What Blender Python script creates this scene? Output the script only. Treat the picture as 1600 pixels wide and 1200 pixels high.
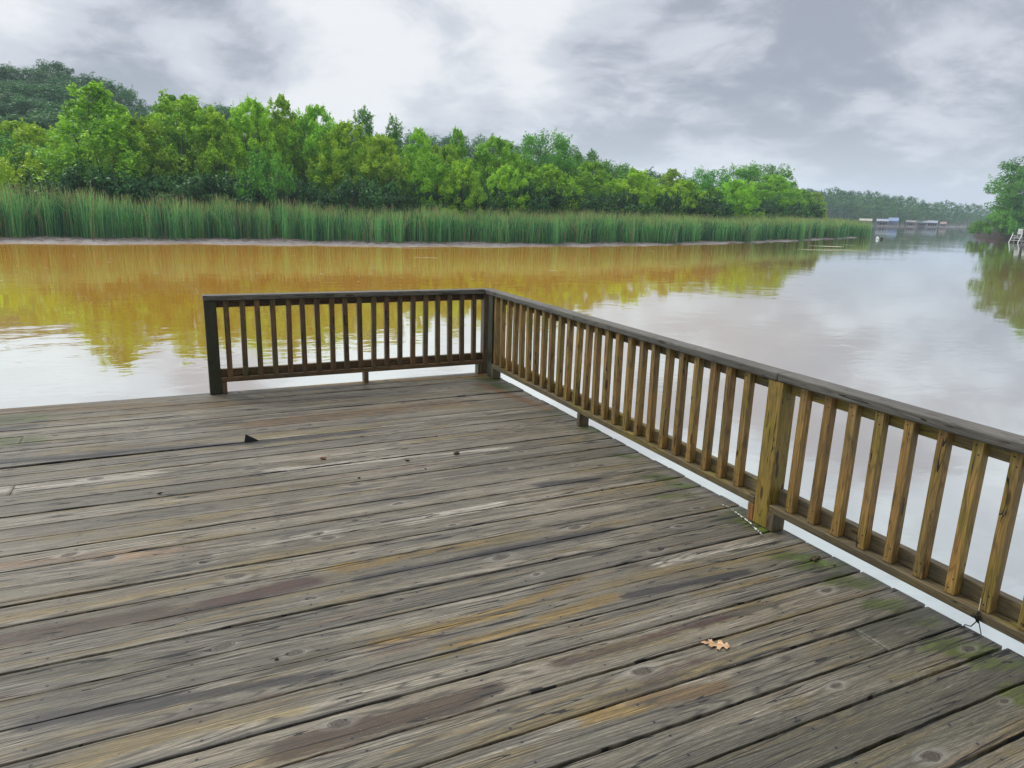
import bpy, math, random
import numpy as np
from mathutils import Vector, Matrix
random.seed(7); rng = np.random.default_rng(7)
C = bpy.context.scene.collection
for o in list(bpy.data.objects): bpy.data.objects.remove(o)

# ---------------------------------------------------------------- camera
F_PX, PITCH, ROLL, YAW = 1113.42, 0.24278, 0.03029, 0.45085
CAM = np.array([-2.54814, -4.30554, 1.44816])
WATER = -0.87
FW = np.array([math.sin(YAW)*math.cos(PITCH), math.cos(YAW)*math.cos(PITCH), -math.sin(PITCH)])
RT = np.array([math.cos(YAW), -math.sin(YAW), 0.0]); UP0 = np.cross(RT, FW)
R2 = RT*math.cos(ROLL)+UP0*math.sin(ROLL); U2 = -RT*math.sin(ROLL)+UP0*math.cos(ROLL)
cd = bpy.data.cameras.new('camera'); cam = bpy.data.objects.new('camera', cd); C.objects.link(cam)
cd.sensor_width = 36; cd.lens = F_PX/1600*36; cd.clip_start = 0.05; cd.clip_end = 6000
cam.matrix_world = Matrix(((R2[0],U2[0],-FW[0],CAM[0]),(R2[1],U2[1],-FW[1],CAM[1]),(R2[2],U2[2],-FW[2],CAM[2]),(0,0,0,1)))
bpy.context.scene.camera = cam
def ray(x, y): return FW+R2*(x-800)/F_PX-U2*(y-600)/F_PX
def hit(x, y, z=0.0):                      # survey helper: where a sight line meets a level
    d = ray(x, y); t = (z-CAM[2])/d[2]; return CAM+t*d
def far(x, dist, z=None):                  # ground point at a compass direction and a distance
    d = ray(x, 340); d = d/np.hypot(d[0], d[1]); p = CAM+d*dist
    return np.array([p[0], p[1], WATER if z is None else z])
def zat(x, y, dist):                       # height seen at that distance
    d = ray(x, y); return CAM[2]+d[2]/np.hypot(d[0], d[1])*dist
def bearing(x, y): d = ray(x, y); return d/np.linalg.norm(d)

sc = bpy.context.scene
sc.render.engine = 'CYCLES'
sc.view_settings.view_transform = 'Standard'; sc.view_settings.look = 'None'
sc.view_settings.exposure = 0.5; sc.view_settings.gamma = 1.0
sc.cycles.volume_bounces = 1
sc.cycles.transparent_max_bounces = 8

# ---------------------------------------------------------------- node helper
class G:
    def __init__(s, nt): s.nt = nt; s.N = nt.nodes; s.L = nt.links
    def n(s, t, **k):
        q = s.N.new(t)
        for a, b in k.items(): setattr(q, a, b)
        return q
    def put(s, sock, v):
        if hasattr(v, 'is_linked') or isinstance(v, bpy.types.NodeSocket): s.L.new(v, sock)
        elif v is not None:
            if isinstance(v, (tuple, list)) and len(v) == 3 and sock.type == 'RGBA': v = (*v, 1)
            sock.default_value = v
    def m(s, op, a, b=None, c=None, clamp=False):
        q = s.n('ShaderNodeMath', operation=op, use_clamp=clamp)
        s.put(q.inputs[0], a)
        if b is not None: s.put(q.inputs[1], b)
        if c is not None: s.put(q.inputs[2], c)
        return q.outputs[0]
    def v(s, op, a, b=None):
        q = s.n('ShaderNodeVectorMath', operation=op); s.put(q.inputs[0], a)
        if b is not None: s.put(q.inputs[1], b)
        return q.outputs['Value'] if op in ('DOT_PRODUCT', 'LENGTH', 'DISTANCE') else q.outputs[0]
    def xyz(s, x, y, z):
        q = s.n('ShaderNodeCombineXYZ')
        for i, w in enumerate((x, y, z)): s.put(q.inputs[i], w)
        return q.outputs[0]
    def sep(s, a):
        q = s.n('ShaderNodeSeparateXYZ'); s.put(q.inputs[0], a); return q.outputs
    def noise(s, vec, scale=1.0, detail=3.0, rough=0.55, dist=0.0, color=False):
        q = s.n('ShaderNodeTexNoise'); s.put(q.inputs['Vector'], vec); q.inputs['Scale'].default_value = scale
        q.inputs['Detail'].default_value = detail; q.inputs['Roughness'].default_value = rough; q.inputs['Distortion'].default_value = dist
        return q.outputs['Color' if color else 'Fac']
    def st(s, v, lo, hi, a=0.0, b=1.0):     # smoothstep map range
        q = s.n('ShaderNodeMapRange', interpolation_type='SMOOTHSTEP')
        s.put(q.inputs[0], v); q.inputs[1].default_value = lo; q.inputs[2].default_value = hi
        q.inputs[3].default_value = a; q.inputs[4].default_value = b; return q.outputs[0]
    def lin(s, v, lo, hi, a=0.0, b=1.0):
        q = s.n('ShaderNodeMapRange'); s.put(q.inputs[0], v); q.inputs[1].default_value = lo; q.inputs[2].default_value = hi
        q.inputs[3].default_value = a; q.inputs[4].default_value = b; return q.outputs[0]
    def mix(s, f, a, b, blend='MIX'):
        q = s.n('ShaderNodeMix', data_type='RGBA', blend_type=blend)
        s.put(q.inputs[0], f); s.put(q.inputs[6], a); s.put(q.inputs[7], b); return q.outputs[2]
    def attr(s, name, out='Fac'):
        q = s.n('ShaderNodeAttribute', attribute_name=name); return q.outputs[out]
    def scale(s, col, f):
        q = s.n('ShaderNodeVectorMath', operation='SCALE'); s.put(q.inputs[0], col); s.put(q.inputs[3], f); return q.outputs[0]

# ---------------------------------------------------------------- sky and sun
SUN_EL, SUN_AZ = math.radians(48), math.radians(-35)     # azimuth from +Y towards +X
w = bpy.data.worlds.new('World'); sc.world = w; w.use_nodes = True
w.node_tree.nodes.clear(); g = G(w.node_tree)
sky = g.n('ShaderNodeTexSky', sky_type='NISHITA', sun_disc=False, sun_elevation=SUN_EL, sun_rotation=SUN_AZ)
tc = g.n('ShaderNodeTexCoord').outputs['Generated']
d = g.v('NORMALIZE', tc); dx, dy, dz = g.sep(d)
h = g.m('ADD', g.m('MAXIMUM', dz, 0.0), 0.34)
cp = g.xyz(g.m('DIVIDE', dx, h), g.m('DIVIDE', dy, h), 0.3)
wob = g.noise(cp, 1.7, 3, 0.5, 0.3, color=True)
cp2 = g.v('ADD', cp, g.scale(g.v('SUBTRACT', wob, (0.5, 0.5, 0.5)), 0.32))
big = g.noise(cp2, 1.25, 3, 0.5)
mid = g.noise(cp2, 3.4, 6, 0.55)
fine = g.noise(g.v('ADD', cp2, (5, 3, 0)), 9.0, 5, 0.6)
dens = g.m('ADD', g.m('MULTIPLY', big, 0.36), g.m('ADD', g.m('MULTIPLY', mid, 0.48), g.m('MULTIPLY', fine, 0.18)))
dv = dens
dw = g.v('NORMALIZE', g.v('ADD', d, g.scale(g.v('SUBTRACT', wob, (0.5, 0.5, 0.5)), 0.16)))
# thin places and thick places in the cloud sheet (direction, angular size, amount)
for px, py, size, amt in [(500,130,.08,.09),(530,30,.08,.05),(165,40,.09,.05),(700,20,.10,.10),(560,160,.07,.07),
                          (265,75,.075,-.13),(440,110,.05,-.09),(640,120,.09,-.12),(850,140,.11,-.09),(1060,185,.13,-.12),(1420,150,.10,-.05),(120,90,.06,-.06),(820,25,.09,.08),(940,100,.07,.04),(1130,30,.06,-.05),(1500,40,.10,-.03),(1350,215,.10,.05),(1080,240,.07,.05),
                          (1450,190,.13,-.05),(1150,60,.13,-.03),(60,60,.08,-.05),(60,20,.07,.05),(1000,30,.1,.07),(1260,225,.06,.04),(1420,80,.12,-.04),(60,1250-1330,.1,.0)]:
    b = bearing(px, py); dt = g.v('DOT_PRODUCT', dw, tuple(b))
    lobe = g.st(dt, math.cos(size*2.1), 1.0, 0.0, amt); dv = g.m('ADD', dv, lobe)
bright = g.st(dv, 0.28, 0.645)
c1 = g.mix(g.st(bright, 0.0, 0.5), (0.25, 0.27, 0.32), (0.455, 0.475, 0.52))
c2 = g.mix(g.st(bright, 0.45, 1.0), c1, (0.64, 0.645, 0.66))
hz = g.st(dz, 0.0, 0.16, 1.0, 0.0)
c3 = g.mix(g.m('MULTIPLY', hz, 0.5), c2, (0.56, 0.59, 0.62))
back = g.lin(g.v('DOT_PRODUCT', d, (-0.30, 0.90, 0.30)), -1.0, 0.2, 0.15, 1.0)     # sky behind the camera dimmed by hand to darken camera-facing rail sides
up = g.st(dz, 0.34, 0.9, 1.0, 2.3)
c3 = g.scale(c3, g.m('MULTIPLY', g.m('MULTIPLY', back, up), 10.0))
mixed = g.mix(0.96, sky.outputs[0], c3)
bg = g.n('ShaderNodeBackground'); g.put(bg.inputs[0], mixed); bg.inputs[1].default_value = 0.1
wo = g.n('ShaderNodeOutputWorld'); g.L.new(bg.outputs[0], wo.inputs[0])
sl = bpy.data.lights.new('sun', 'SUN'); sl.energy = 1.5; sl.angle = math.radians(14); sl.color = (1.0, 0.96, 0.88)
so = bpy.data.objects.new('sun', sl); C.objects.link(so)
sd = Vector((math.sin(SUN_AZ)*math.cos(SUN_EL), math.cos(SUN_AZ)*math.cos(SUN_EL), math.sin(SUN_EL)))
so.rotation_euler = sd.to_track_quat('Z', 'Y').to_euler()

# ---------------------------------------------------------------- object helpers
def tag(o, label=None, cat=None, group=None, kind=None):
    if label: o['label'] = label
    if cat: o['category'] = cat
    if group: o['group'] = group
    if kind: o['kind'] = kind
    return o
def empty(name, loc=(0,0,0), rz=0.0):
    o = bpy.data.objects.new(name, None); C.objects.link(o); o.location = loc; o.rotation_euler = (0, 0, rz)
    o.empty_display_size = 0.1; return o
def npmesh(name, V, Fc, mat=None, attrs=None, smooth=False):
    V = np.asarray(V, dtype=np.float32); Fc = np.asarray(Fc, dtype=np.int32)
    me = bpy.data.meshes.new(name); k = Fc.shape[1]
    me.vertices.add(len(V)); me.vertices.foreach_set('co', V.ravel())
    me.loops.add(Fc.size); me.loops.foreach_set('vertex_index', Fc.ravel())
    me.polygons.add(len(Fc)); me.polygons.foreach_set('loop_start', np.arange(0, Fc.size, k, dtype=np.int32))
    if smooth: me.polygons.foreach_set('use_smooth', np.ones(len(Fc), dtype=bool))
    me.update(calc_edges=True)
    for an, av in (attrs or {}).items():
        av = np.asarray(av, dtype=np.float32)
        if av.ndim == 1: me.attributes.new(an, 'FLOAT', 'POINT').data.foreach_set('value', av)
        else: me.attributes.new(an, 'FLOAT_COLOR', 'POINT').data.foreach_set('color', av.ravel())
    if mat: me.materials.append(mat)
    return me
def link(name, me, parent=None):
    o = bpy.data.objects.new(name, me); C.objects.link(o)
    if parent: o.parent = parent
    return o
class MB:                                   # collects shapes for ONE mesh object
    def __init__(s): s.V = []; s.F = []
    def add(s, V, Fc): n = len(s.V); s.V += [tuple(v) for v in V]; s.F += [tuple(i+n for i in f) for f in Fc]; return s
    def box(s, a, b, M=None):
        V = [Vector((x, y, z)) for x in (a[0], b[0]) for y in (a[1], b[1]) for z in (a[2], b[2])]
        if M is not None: V = [M @ v for v in V]
        return s.add(V, [(0,1,3,2),(4,6,7,5),(0,4,5,1),(2,3,7,6),(0,2,6,4),(1,5,7,3)])
    def tube(s, pts, rad, seg=7, caps=True):
        pts = [Vector(p) for p in pts]; V = []; Fc = []; n = len(pts)
        if not hasattr(rad, '__len__'): rad = [rad]*n
        ref = Vector((0.31, 0.17, 0.93))
        for i, p in enumerate(pts):
            t = (pts[min(i+1, n-1)]-pts[max(i-1, 0)]).normalized()
            u = t.cross(ref);
            if u.length < 1e-3: u = t.cross(Vector((1, 0, 0)))
            u.normalize(); v = t.cross(u)
            for k in range(seg):
                a = 2*math.pi*k/seg; V.append(p+(u*math.cos(a)+v*math.sin(a))*rad[i])
        for i in range(n-1):
            for k in range(seg):
                Fc.append((i*seg+k, i*seg+(k+1) % seg, (i+1)*seg+(k+1) % seg, (i+1)*seg+k))
        if caps: Fc.append(tuple(range(seg))[::-1]); Fc.append(tuple((n-1)*seg+k for k in range(seg)))
        return s.add(V, Fc)
    def prism(s, prof, a, b, M=None):       # prof in (y,z), extruded in x
        n = len(prof); V = [Vector((a, y, z)) for y, z in prof]+[Vector((b, y, z)) for y, z in prof]
        if M is not None: V = [M @ v for v in V]
        return s.add(V, [tuple(range(n))[::-1], tuple(range(n, 2*n))]+[(i, (i+1) % n, n+(i+1) % n, n+i) for i in range(n)])
    def build(s, name, mat, parent=None, smooth=False, bevel=0):
        me = bpy.data.meshes.new(name); me.from_pydata([tuple(v) for v in s.V], [], s.F); me.update()
        if mat: me.materials.append(mat)
        if smooth: me.polygons.foreach_set('use_smooth', [True]*len(me.polygons))
        o = link(name, me, parent)
        if bevel:
            b = o.modifiers.new('bevel', 'BEVEL'); b.width = bevel; b.segments = 2; b.limit_method = 'ANGLE'
        return o
def material(name):
    m = bpy.data.materials.new(name); m.use_nodes = True; m.node_tree.nodes.clear(); g = G(m.node_tree)
    out = g.n('ShaderNodeOutputMaterial'); return m, g, out
def pbsdf(g, out, col, rough=0.6, spec=0.4, normal=None):
    p = g.n('ShaderNodeBsdfPrincipled'); g.put(p.inputs['Base Color'], col); g.put(p.inputs['Roughness'], rough)
    p.inputs['Specular IOR Level'].default_value = spec
    if normal is not None: g.L.new(normal, p.inputs['Normal'])
    g.L.new(p.outputs[0], out.inputs[0]); return p
def bump(g, hgt, strength=0.5, dist=0.002):
    b = g.n('ShaderNodeBump'); b.inputs['Strength'].default_value = strength; b.inputs['Distance'].default_value = dist
    g.put(b.inputs['Height'], hgt); return b.outputs[0]

# ---------------------------------------------------------------- wood materials
def deck_wood():
    m, g, out = material('weathered_deck_wood')
    x, y, z = g.sep(g.n('ShaderNodeTexCoord').outputs['Object'])
    pid = g.attr('pid'); v = g.attr('pv')
    sx = g.m('MULTIPLY', pid, 11.37); xw = g.m('ADD', x, sx)
    # knots: one candidate about every 45 cm of board, some of them nothing
    w_in = g.m('MULTIPLY', xw, 2.3)
    vo = g.n('ShaderNodeTexVoronoi', voronoi_dimensions='1D'); vo.inputs['Scale'].default_value = 1.0; g.put(vo.inputs['W'], w_in)
    kx = vo.outputs['W']; xr = g.m('DIVIDE', g.m('SUBTRACT', w_in, kx), 2.3)
    wn = g.n('ShaderNodeTexWhiteNoise', noise_dimensions='1D'); g.put(wn.inputs['W'], kx)
    r1, r2, r3 = g.sep(wn.outputs['Color'])
    kv = g.m('MULTIPLY', g.m('SUBTRACT', r1, 0.5), 0.11)
    a = g.m('MULTIPLY', g.m('POWER', g.lin(r2, 0.52, 1.0), 1.3), 0.021)
    skew = g.m('MULTIPLY', g.m('SUBTRACT', r3, 0.5), 0.35)
    vr = g.m('SUBTRACT', g.m('SUBTRACT', v, kv), g.m('MULTIPLY', g.m('MULTIPLY', xr, skew), g.st(g.m('ABSOLUTE', xr), 0.0, 0.14, 1.0, 0.0)))
    wobk = g.m('MULTIPLY', g.m('SUBTRACT', g.noise(g.xyz(xw, v, 0.0), 34, 3), 0.5), 0.024)
    vrw = g.m('ADD', vr, wobk)
    xs = g.m('MULTIPLY', xr, 0.50)
    rr = g.m('ADD', g.m('MULTIPLY', xs, xs), g.m('MULTIPLY', vrw, vrw))
    a2 = g.m('MULTIPLY', a, a)
    psi = g.m('SUBTRACT', v, g.m('DIVIDE', g.m('MULTIPLY', vr, a2), g.m('ADD', g.m('MAXIMUM', rr, a2), 1e-6)))
    rad = g.m('SQRT', rr); q = g.m('DIVIDE', rad, g.m('ADD', a, 1e-4))
    has = g.st(a, 0.002, 0.005)
    kmask = g.m('MULTIPLY', g.st(q, 0.72, 1.05, 1.0, 0.0), has)
    halo = g.m('MULTIPLY', g.st(q, 1.0, 2.6, 1.0, 0.0), has)
    krings = g.m('ADD', 0.5, g.m('MULTIPLY', 0.5, g.m('SINE', g.m('ADD', g.m('MULTIPLY', rad, 1100.0), g.m('MULTIPLY', g.noise(g.xyz(xw, v, 0.0), 55, 2), 9.0)))))
    # grain
    h1 = g.noise(g.xyz(g.m('MULTIPLY', xw, 0.55), g.m('MULTIPLY', psi, 7.0), pid), 1.0, 2.0, 0.5)
    rings = g.m('ADD', g.m('MULTIPLY', psi, 70.0), g.m('MULTIPLY', h1, 22.0))
    warp = g.m('MULTIPLY', g.noise(g.xyz(g.m('MULTIPLY', xw, 5.0), g.m('MULTIPLY', psi, 60.0), pid), 1.0, 2.0), 0.5)
    L = g.m('ADD', 0.5, g.m('MULTIPLY', 0.5, g.m('SINE', g.m('MULTIPLY', g.m('ADD', rings, warp), 6.283))))
    late = g.m('POWER', L, 3.5)
    vary = g.noise(g.xyz(g.m('MULTIPLY', xw, 1.4), g.m('MULTIPLY', psi, 30.0), 3.3), 1.0, 3.0)
    late = g.m('MULTIPLY', late, g.st(vary, 0.30, 0.58))
    f1 = g.noise(g.xyz(g.m('MULTIPLY', xw, 7.0), g.m('MULTIPLY', psi, 380.0), pid), 1.0, 4.0, 0.65)
    f2 = g.noise(g.xyz(g.m('MULTIPLY', xw, 1.3), g.m('MULTIPLY', psi, 95.0), g.m('ADD', pid, 7.0)), 1.0, 3.0, 0.6)
    f3 = g.noise(g.xyz(g.m('MULTIPLY', xw, 40.0), g.m('MULTIPLY', psi, 420.0), 1.0), 1.0, 2.0, 0.7)
    # drying checks: thin wandering contour lines
    cn = g.noise(g.xyz(g.m('MULTIPLY', xw, 0.9), g.m('MULTIPLY', psi, 26.0), g.m('ADD', pid, 31.0)), 1.0, 2.0, 0.45)
    cw = g.noise(g.xyz(g.m('MULTIPLY', xw, 1.0), g.m('MULTIPLY', v, 14.0), g.m('ADD', pid, 11.0)), 1.0, 2.0)
    cthick = g.st(cw, 0.38, 0.58, 0.0, 0.012)
    crack = g.m('LESS_THAN', g.m('ABSOLUTE', g.m('SUBTRACT', cn, 0.47)), cthick)
    crack2 = g.m('LESS_THAN', g.m('ABSOLUTE', g.m('SUBTRACT', f2, 0.36)), g.st(cw, 0.40, 0.60, 0.0075, 0.0))
    crk = g.m('MAXIMUM', crack, g.m('MULTIPLY', crack2, 0.8))
    spk = g.noise(g.xyz(g.m('MULTIPLY', xw, 14.0), g.m('MULTIPLY', psi, 190.0), 8.0), 1.0, 4.0, 0.75)
    # colour patches stretched along the board
    def patch(ax, av, seed, lo, hi):
        nn = g.m('ADD', g.noise(g.xyz(g.m('MULTIPLY', xw, ax), g.m('MULTIPLY', v, av), g.m('ADD', pid, seed)), 1.0, 5.0, 0.62, 0.35), g.m('MULTIPLY', g.m('SUBTRACT', spk, 0.5), 0.22))
        return g.st(nn, lo, hi)
    pw = g.n('ShaderNodeTexWhiteNoise', noise_dimensions='1D'); g.put(pw.inputs['W'], pid)
    b1, b2, b3 = g.sep(pw.outputs['Color'])
    base = g.mix(b1, (0.20, 0.195, 0.175), (0.275, 0.260, 0.225))
    base = g.scale(base, g.lin(b3, 0, 1, .72, 1.28))
    base = g.mix(g.m('MULTIPLY', b2, 0.6), base, (0.185, 0.19, 0.185))
    base = g.mix(g.m('MULTIPLY', patch(0.8, 8, 2.0, 0.46, 0.66), 0.7), base, (0.42, 0.415, 0.40))
    base = g.mix(g.m('MULTIPLY', patch(1.1, 9, 17.0, 0.52, 0.64), 0.85), base, (0.260, 0.215, 0.105))
    base = g.mix(g.m('MULTIPLY', patch(1.0, 12, 27.0, 0.58, 0.72), 0.70), base, (0.300, 0.225, 0.175))
    base = g.mix(g.m('MULTIPLY', patch(0.9, 16, 37.0, 0.55, 0.70), 0.78), base, (0.050, 0.053, 0.066))
    base = g.mix(g.m('MULTIPLY', patch(1.2, 11, 47.0, 0.60, 0.74), 0.60), base, (0.105, 0.062, 0.052))
    base = g.mix(g.m('MULTIPLY', patch(3.5, 30, 57.0, 0.58, 0.72), 0.55), base, (0.10, 0.092, 0.075))
    # stains, algae and painted sheen with a place of their own
    stn = g.n('ShaderNodeAttribute', attribute_name='stain')
    sn = g.noise(g.xyz(g.m('MULTIPLY', x, 7.0), g.m('MULTIPLY', y, 70.0), 2.0), 1.0, 8.0, 0.8)
    brk = g.m('ADD', g.m('MULTIPLY', g.m('SUBTRACT', sn, 0.5), 1.9), g.m('ADD', g.m('MULTIPLY', g.m('SUBTRACT', spk, 0.5), 1.6), g.m('MULTIPLY', g.m('SUBTRACT', f2, 0.5), 1.6)))
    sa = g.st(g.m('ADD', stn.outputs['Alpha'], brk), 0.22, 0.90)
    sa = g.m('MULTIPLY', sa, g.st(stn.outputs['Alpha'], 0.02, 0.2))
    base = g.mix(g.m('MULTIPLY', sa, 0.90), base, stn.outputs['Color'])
    # fibres, grain, knots
    mul = g.m('MULTIPLY', g.lin(f1, 0.3, 0.7, 0.35, 1.65), g.m('MULTIPLY', g.lin(f2, 0.3, 0.7, 0.55, 1.38), g.lin(f3, 0.3, 0.7, 0.68, 1.32)))
    col = g.scale(g.mix(1.0, base, (0.57, 0.515, 0.41), 'MULTIPLY'), mul)
    col = g.mix(g.m('MULTIPLY', late, 0.85), col, (0.035, 0.030, 0.022))
    col = g.mix(g.m('MULTIPLY', g.m('MULTIPLY', halo, g.lin(f2, .35, .65, 0, 1)), 0.5), col, (0.27, 0.255, 0.22))
    kcol = g.scale(g.mix(krings, (0.016, 0.011, 0.007), (0.070, 0.052, 0.034)), g.lin(g.noise(g.xyz(g.m('MULTIPLY', xw, 90), g.m('MULTIPLY', v, 200), 0.0), 1, 3, .7), .3, .7, .5, 1.5))
    col = g.mix(g.m('MULTIPLY', kmask, 0.9), col, kcol)
    rim = g.m('MULTIPLY', g.m('MULTIPLY', g.st(q, 0.88, 1.0), g.st(q, 1.02, 1.16, 1.0, 0.0)), g.m('MULTIPLY', has, g.st(vary, 0.35, 0.6)))
    col = g.mix(g.m('MULTIPLY', rim, 0.85), col, (0.02, 0.016, 0.012))
    col = g.mix(crk, col, (0.012, 0.011, 0.010))
    # pale specks of weather-raised fibre
    sp = g.noise(g.xyz(g.m('MULTIPLY', x, 60.0), g.m('MULTIPLY', y, 260.0), 4.0), 1.0, 2.0, 0.7)
    spm = g.m('MULTIPLY', g.st(sp, 0.66, 0.72), patch(1.6, 12, 67.0, 0.5, 0.62))
    col = g.mix(g.m('MULTIPLY', spm, 0.7), col, (0.36, 0.31, 0.25))
    # screw heads: two per joist line
    jx = g.m('SUBTRACT', g.m('FRACT', g.m('ADD', g.m('DIVIDE', x, 0.405), 0.87)), 0.5)
    wj = g.n('ShaderNodeTexWhiteNoise', noise_dimensions='2D')
    g.put(wj.inputs['Vector'], g.xyz(g.m('FLOOR', g.m('ADD', g.m('DIVIDE', x, 0.405), 0.87)), pid, 0.0))
    j1, j2, j3 = g.sep(wj.outputs['Color'])
    nx = g.m('ADD', g.m('MULTIPLY', jx, 0.405), g.m('MULTIPLY', g.m('SUBTRACT', j1, 0.5), 0.03))
    nv = g.m('SUBTRACT', g.m('ABSOLUTE', g.m('ADD', v, g.m('MULTIPLY', g.m('SUBTRACT', j2, 0.5), 0.016))), 0.042)
    nd = g.m('SQRT', g.m('ADD', g.m('MULTIPLY', nx, nx), g.m('MULTIPLY', nv, nv)))
    nail = g.st(nd, 0.0036, 0.0052, 1.0, 0.0)
    nstain = g.m('MULTIPLY', g.st(g.m('SQRT', g.m('ADD', g.m('MULTIPLY', g.m('MULTIPLY', nx, nx), 0.09), g.m('MULTIPLY', nv, nv))), 0.004, 0.012, 1.0, 0.0), 0.35)
    col = g.mix(nstain, col, (0.05, 0.045, 0.045)); col = g.mix(nail, col, (0.012, 0.011, 0.010))
    hgt = g.m('SUBTRACT', g.m('ADD', g.m('MULTIPLY', f1, 0.55), g.m('ADD', g.m('MULTIPLY', f2, 0.55), g.m('MULTIPLY', late, 0.25))),
              g.m('ADD', g.m('MULTIPLY', crk, 1.6), g.m('ADD', g.m('MULTIPLY', rim, 0.7), g.m('MULTIPLY', nail, 1.0))))
    rough = g.m('ADD', g.lin(f2, 0.3, 0.7, 0.42, 0.62), g.m('MULTIPLY', crk, 0.2))
    pbsdf(g, out, col, rough, 0.45, bump(g, hgt, 0.75, 0.0022))
    return m
def rail_wood(name, c_main, c_alt, c_alg, c_dark, alg=0.5, cap=False, dk=.65, face=None):
    m, g, out = material(name)
    P = g.n('ShaderNodeTexCoord').outputs['Object']; x, y, z = g.sep(P)
    oi = g.n('ShaderNodeObjectInfo'); rnd = oi.outputs['Random']; s = g.m('MULTIPLY', rnd, 57.0); zz = g.m('ADD', z, s)
    kn = g.n('ShaderNodeTexVoronoi', voronoi_dimensions='3D'); kn.inputs['Scale'].default_value = 1.0
    g.put(kn.inputs['Vector'], g.xyz(g.m('MULTIPLY', x, 14), g.m('MULTIPLY', y, 14), g.m('MULTIPLY', zz, 3.6)))
    kd = kn.outputs['Distance']; km = g.st(kd, 0.10, 0.17, 1.0, 0.0); kh = g.st(kd, 0.1, 0.5, 1.0, 0.0)
    bend = g.m('MULTIPLY', kh, 0.010)
    gx = g.m('ADD', x, bend); gy = g.m('ADD', y, bend)
    h1 = g.noise(g.xyz(g.m('MULTIPLY', gx, 14), g.m('MULTIPLY', gy, 14), g.m('MULTIPLY', zz, 1.3)), 1.0, 2.0)
    L = g.m('ADD', 0.5, g.m('MULTIPLY', 0.5, g.m('SINE', g.m('MULTIPLY', h1, 95.0))))
    late = g.m('POWER', L, 4.0)
    f1 = g.noise(g.xyz(g.m('MULTIPLY', gx, 230), g.m('MULTIPLY', gy, 230), g.m('MULTIPLY', zz, 6)), 1.0, 3.0, 0.6)
    f2 = g.noise(g.xyz(g.m('MULTIPLY', gx, 55), g.m('MULTIPLY', gy, 55), g.m('MULTIPLY', zz, 2)), 1.0, 3.0, 0.6)
    p1 = g.noise(g.xyz(g.m('MULTIPLY', x, 9), g.m('MULTIPLY', y, 9), g.m('MULTIPLY', zz, 2.2)), 1.0, 4.0, 0.6)
    p2 = g.noise(g.xyz(g.m('MULTIPLY', x, 16), g.m('MULTIPLY', y, 16), g.m('MULTIPLY', g.m('ADD', zz, 9.0), 3.5)), 1.0, 4.0, 0.65)
    col = g.mix(g.st(p1, 0.36, 0.64), c_main, c_alt)
    col = g.mix(g.m('MULTIPLY', g.st(g.m('ADD', p2, g.m('MULTIPLY', g.m('SUBTRACT', rnd, 0.5), 0.14)), 0.60-alg*0.25, 0.76-alg*0.15), 0.8), col, c_alg)
    p3 = g.noise(g.xyz(g.m('MULTIPLY', x, 25), g.m('MULTIPLY', y, 25), g.m('MULTIPLY', g.m('ADD', zz, 21.0), 5.0)), 1.0, 5.0, 0.7)
    col = g.mix(g.m('MULTIPLY', g.st(p3, 0.56, 0.68), dk), col, c_dark)
    col = g.scale(col, g.m('MULTIPLY', g.lin(f1, 0.25, 0.75, 0.62, 1.35), g.m('MULTIPLY', g.lin(f2, 0.25, 0.75, 0.72, 1.25), g.lin(rnd, 0, 1, 0.82, 1.18))))
    col = g.mix(g.m('MULTIPLY', late, 0.5), col, c_dark)
    col = g.mix(g.m('MULTIPLY', km, 0.85), col, (0.035, 0.02, 0.010))
    cn = g.noise(g.xyz(g.m('MULTIPLY', gx, 22), g.m('MULTIPLY', gy, 22), g.m('MULTIPLY', g.m('ADD', zz, 4.0), 1.1)), 1.0, 2.0)
    crk = g.m('MULTIPLY', g.m('LESS_THAN', g.m('ABSOLUTE', g.m('SUBTRACT', cn, 0.5)), 0.006), g.st(p2, 0.44, 0.56))
    col = g.mix(crk, col, (0.012, 0.010, 0.008))
    if face:
        w_ = y if face == 'x' else x; dd = None
        for z0 in (.022, .060, .535, .568):
            q = g.m('ADD', g.m('POWER', g.m('SUBTRACT', w_, .006*(1 if z0 in (.022, .568) else -1)), 2.0), g.m('POWER', g.m('SUBTRACT', z, z0), 2.0)); dd = q if dd is None else g.m('MINIMUM', dd, q)
        col = g.mix(g.m('MULTIPLY', g.m('LESS_THAN', dd, .0000105), g.m('LESS_THAN', x if face == 'x' else y, -.0185)), col, (.012, .010, .009))
    hgt = g.m('SUBTRACT', g.m('ADD', g.m('MULTIPLY', f1, 0.5), g.m('MULTIPLY', f2, 0.6)), g.m('MULTIPLY', crk, 1.5))
    pbsdf(g, out, col, g.lin(f2, 0.3, 0.7, 0.5, 0.7), 0.35, bump(g, hgt, 0.6, 0.0018))
    return m
M_DECK = deck_wood()
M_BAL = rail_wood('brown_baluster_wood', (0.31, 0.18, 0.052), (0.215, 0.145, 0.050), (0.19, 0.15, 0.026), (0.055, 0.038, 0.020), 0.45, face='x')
M_BALSHADE = rail_wood('shaded_baluster_wood', (0.15, 0.085, 0.036), (0.10, 0.070, 0.034), (0.07, 0.07, 0.022), (0.03, 0.02, 0.011), 0.45, face='y')  # front rail's shade put into the colour: darker copy of the baluster wood
M_POST = rail_wood('mossy_post_wood', (0.26, 0.175, 0.038), (0.215, 0.155, 0.036), (0.22, 0.18, 0.025), (0.085, 0.065, 0.025), 0.6, dk=.22)
M_POSTD = rail_wood('shaded_post_wood', (0.05, 0.045, 0.024), (0.04, 0.045, 0.02), (0.035, 0.055, 0.018), (0.025, 0.022, 0.015), 0.5)  # algae-dark wood, deepened further to paint the front rail's unlit side
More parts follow.
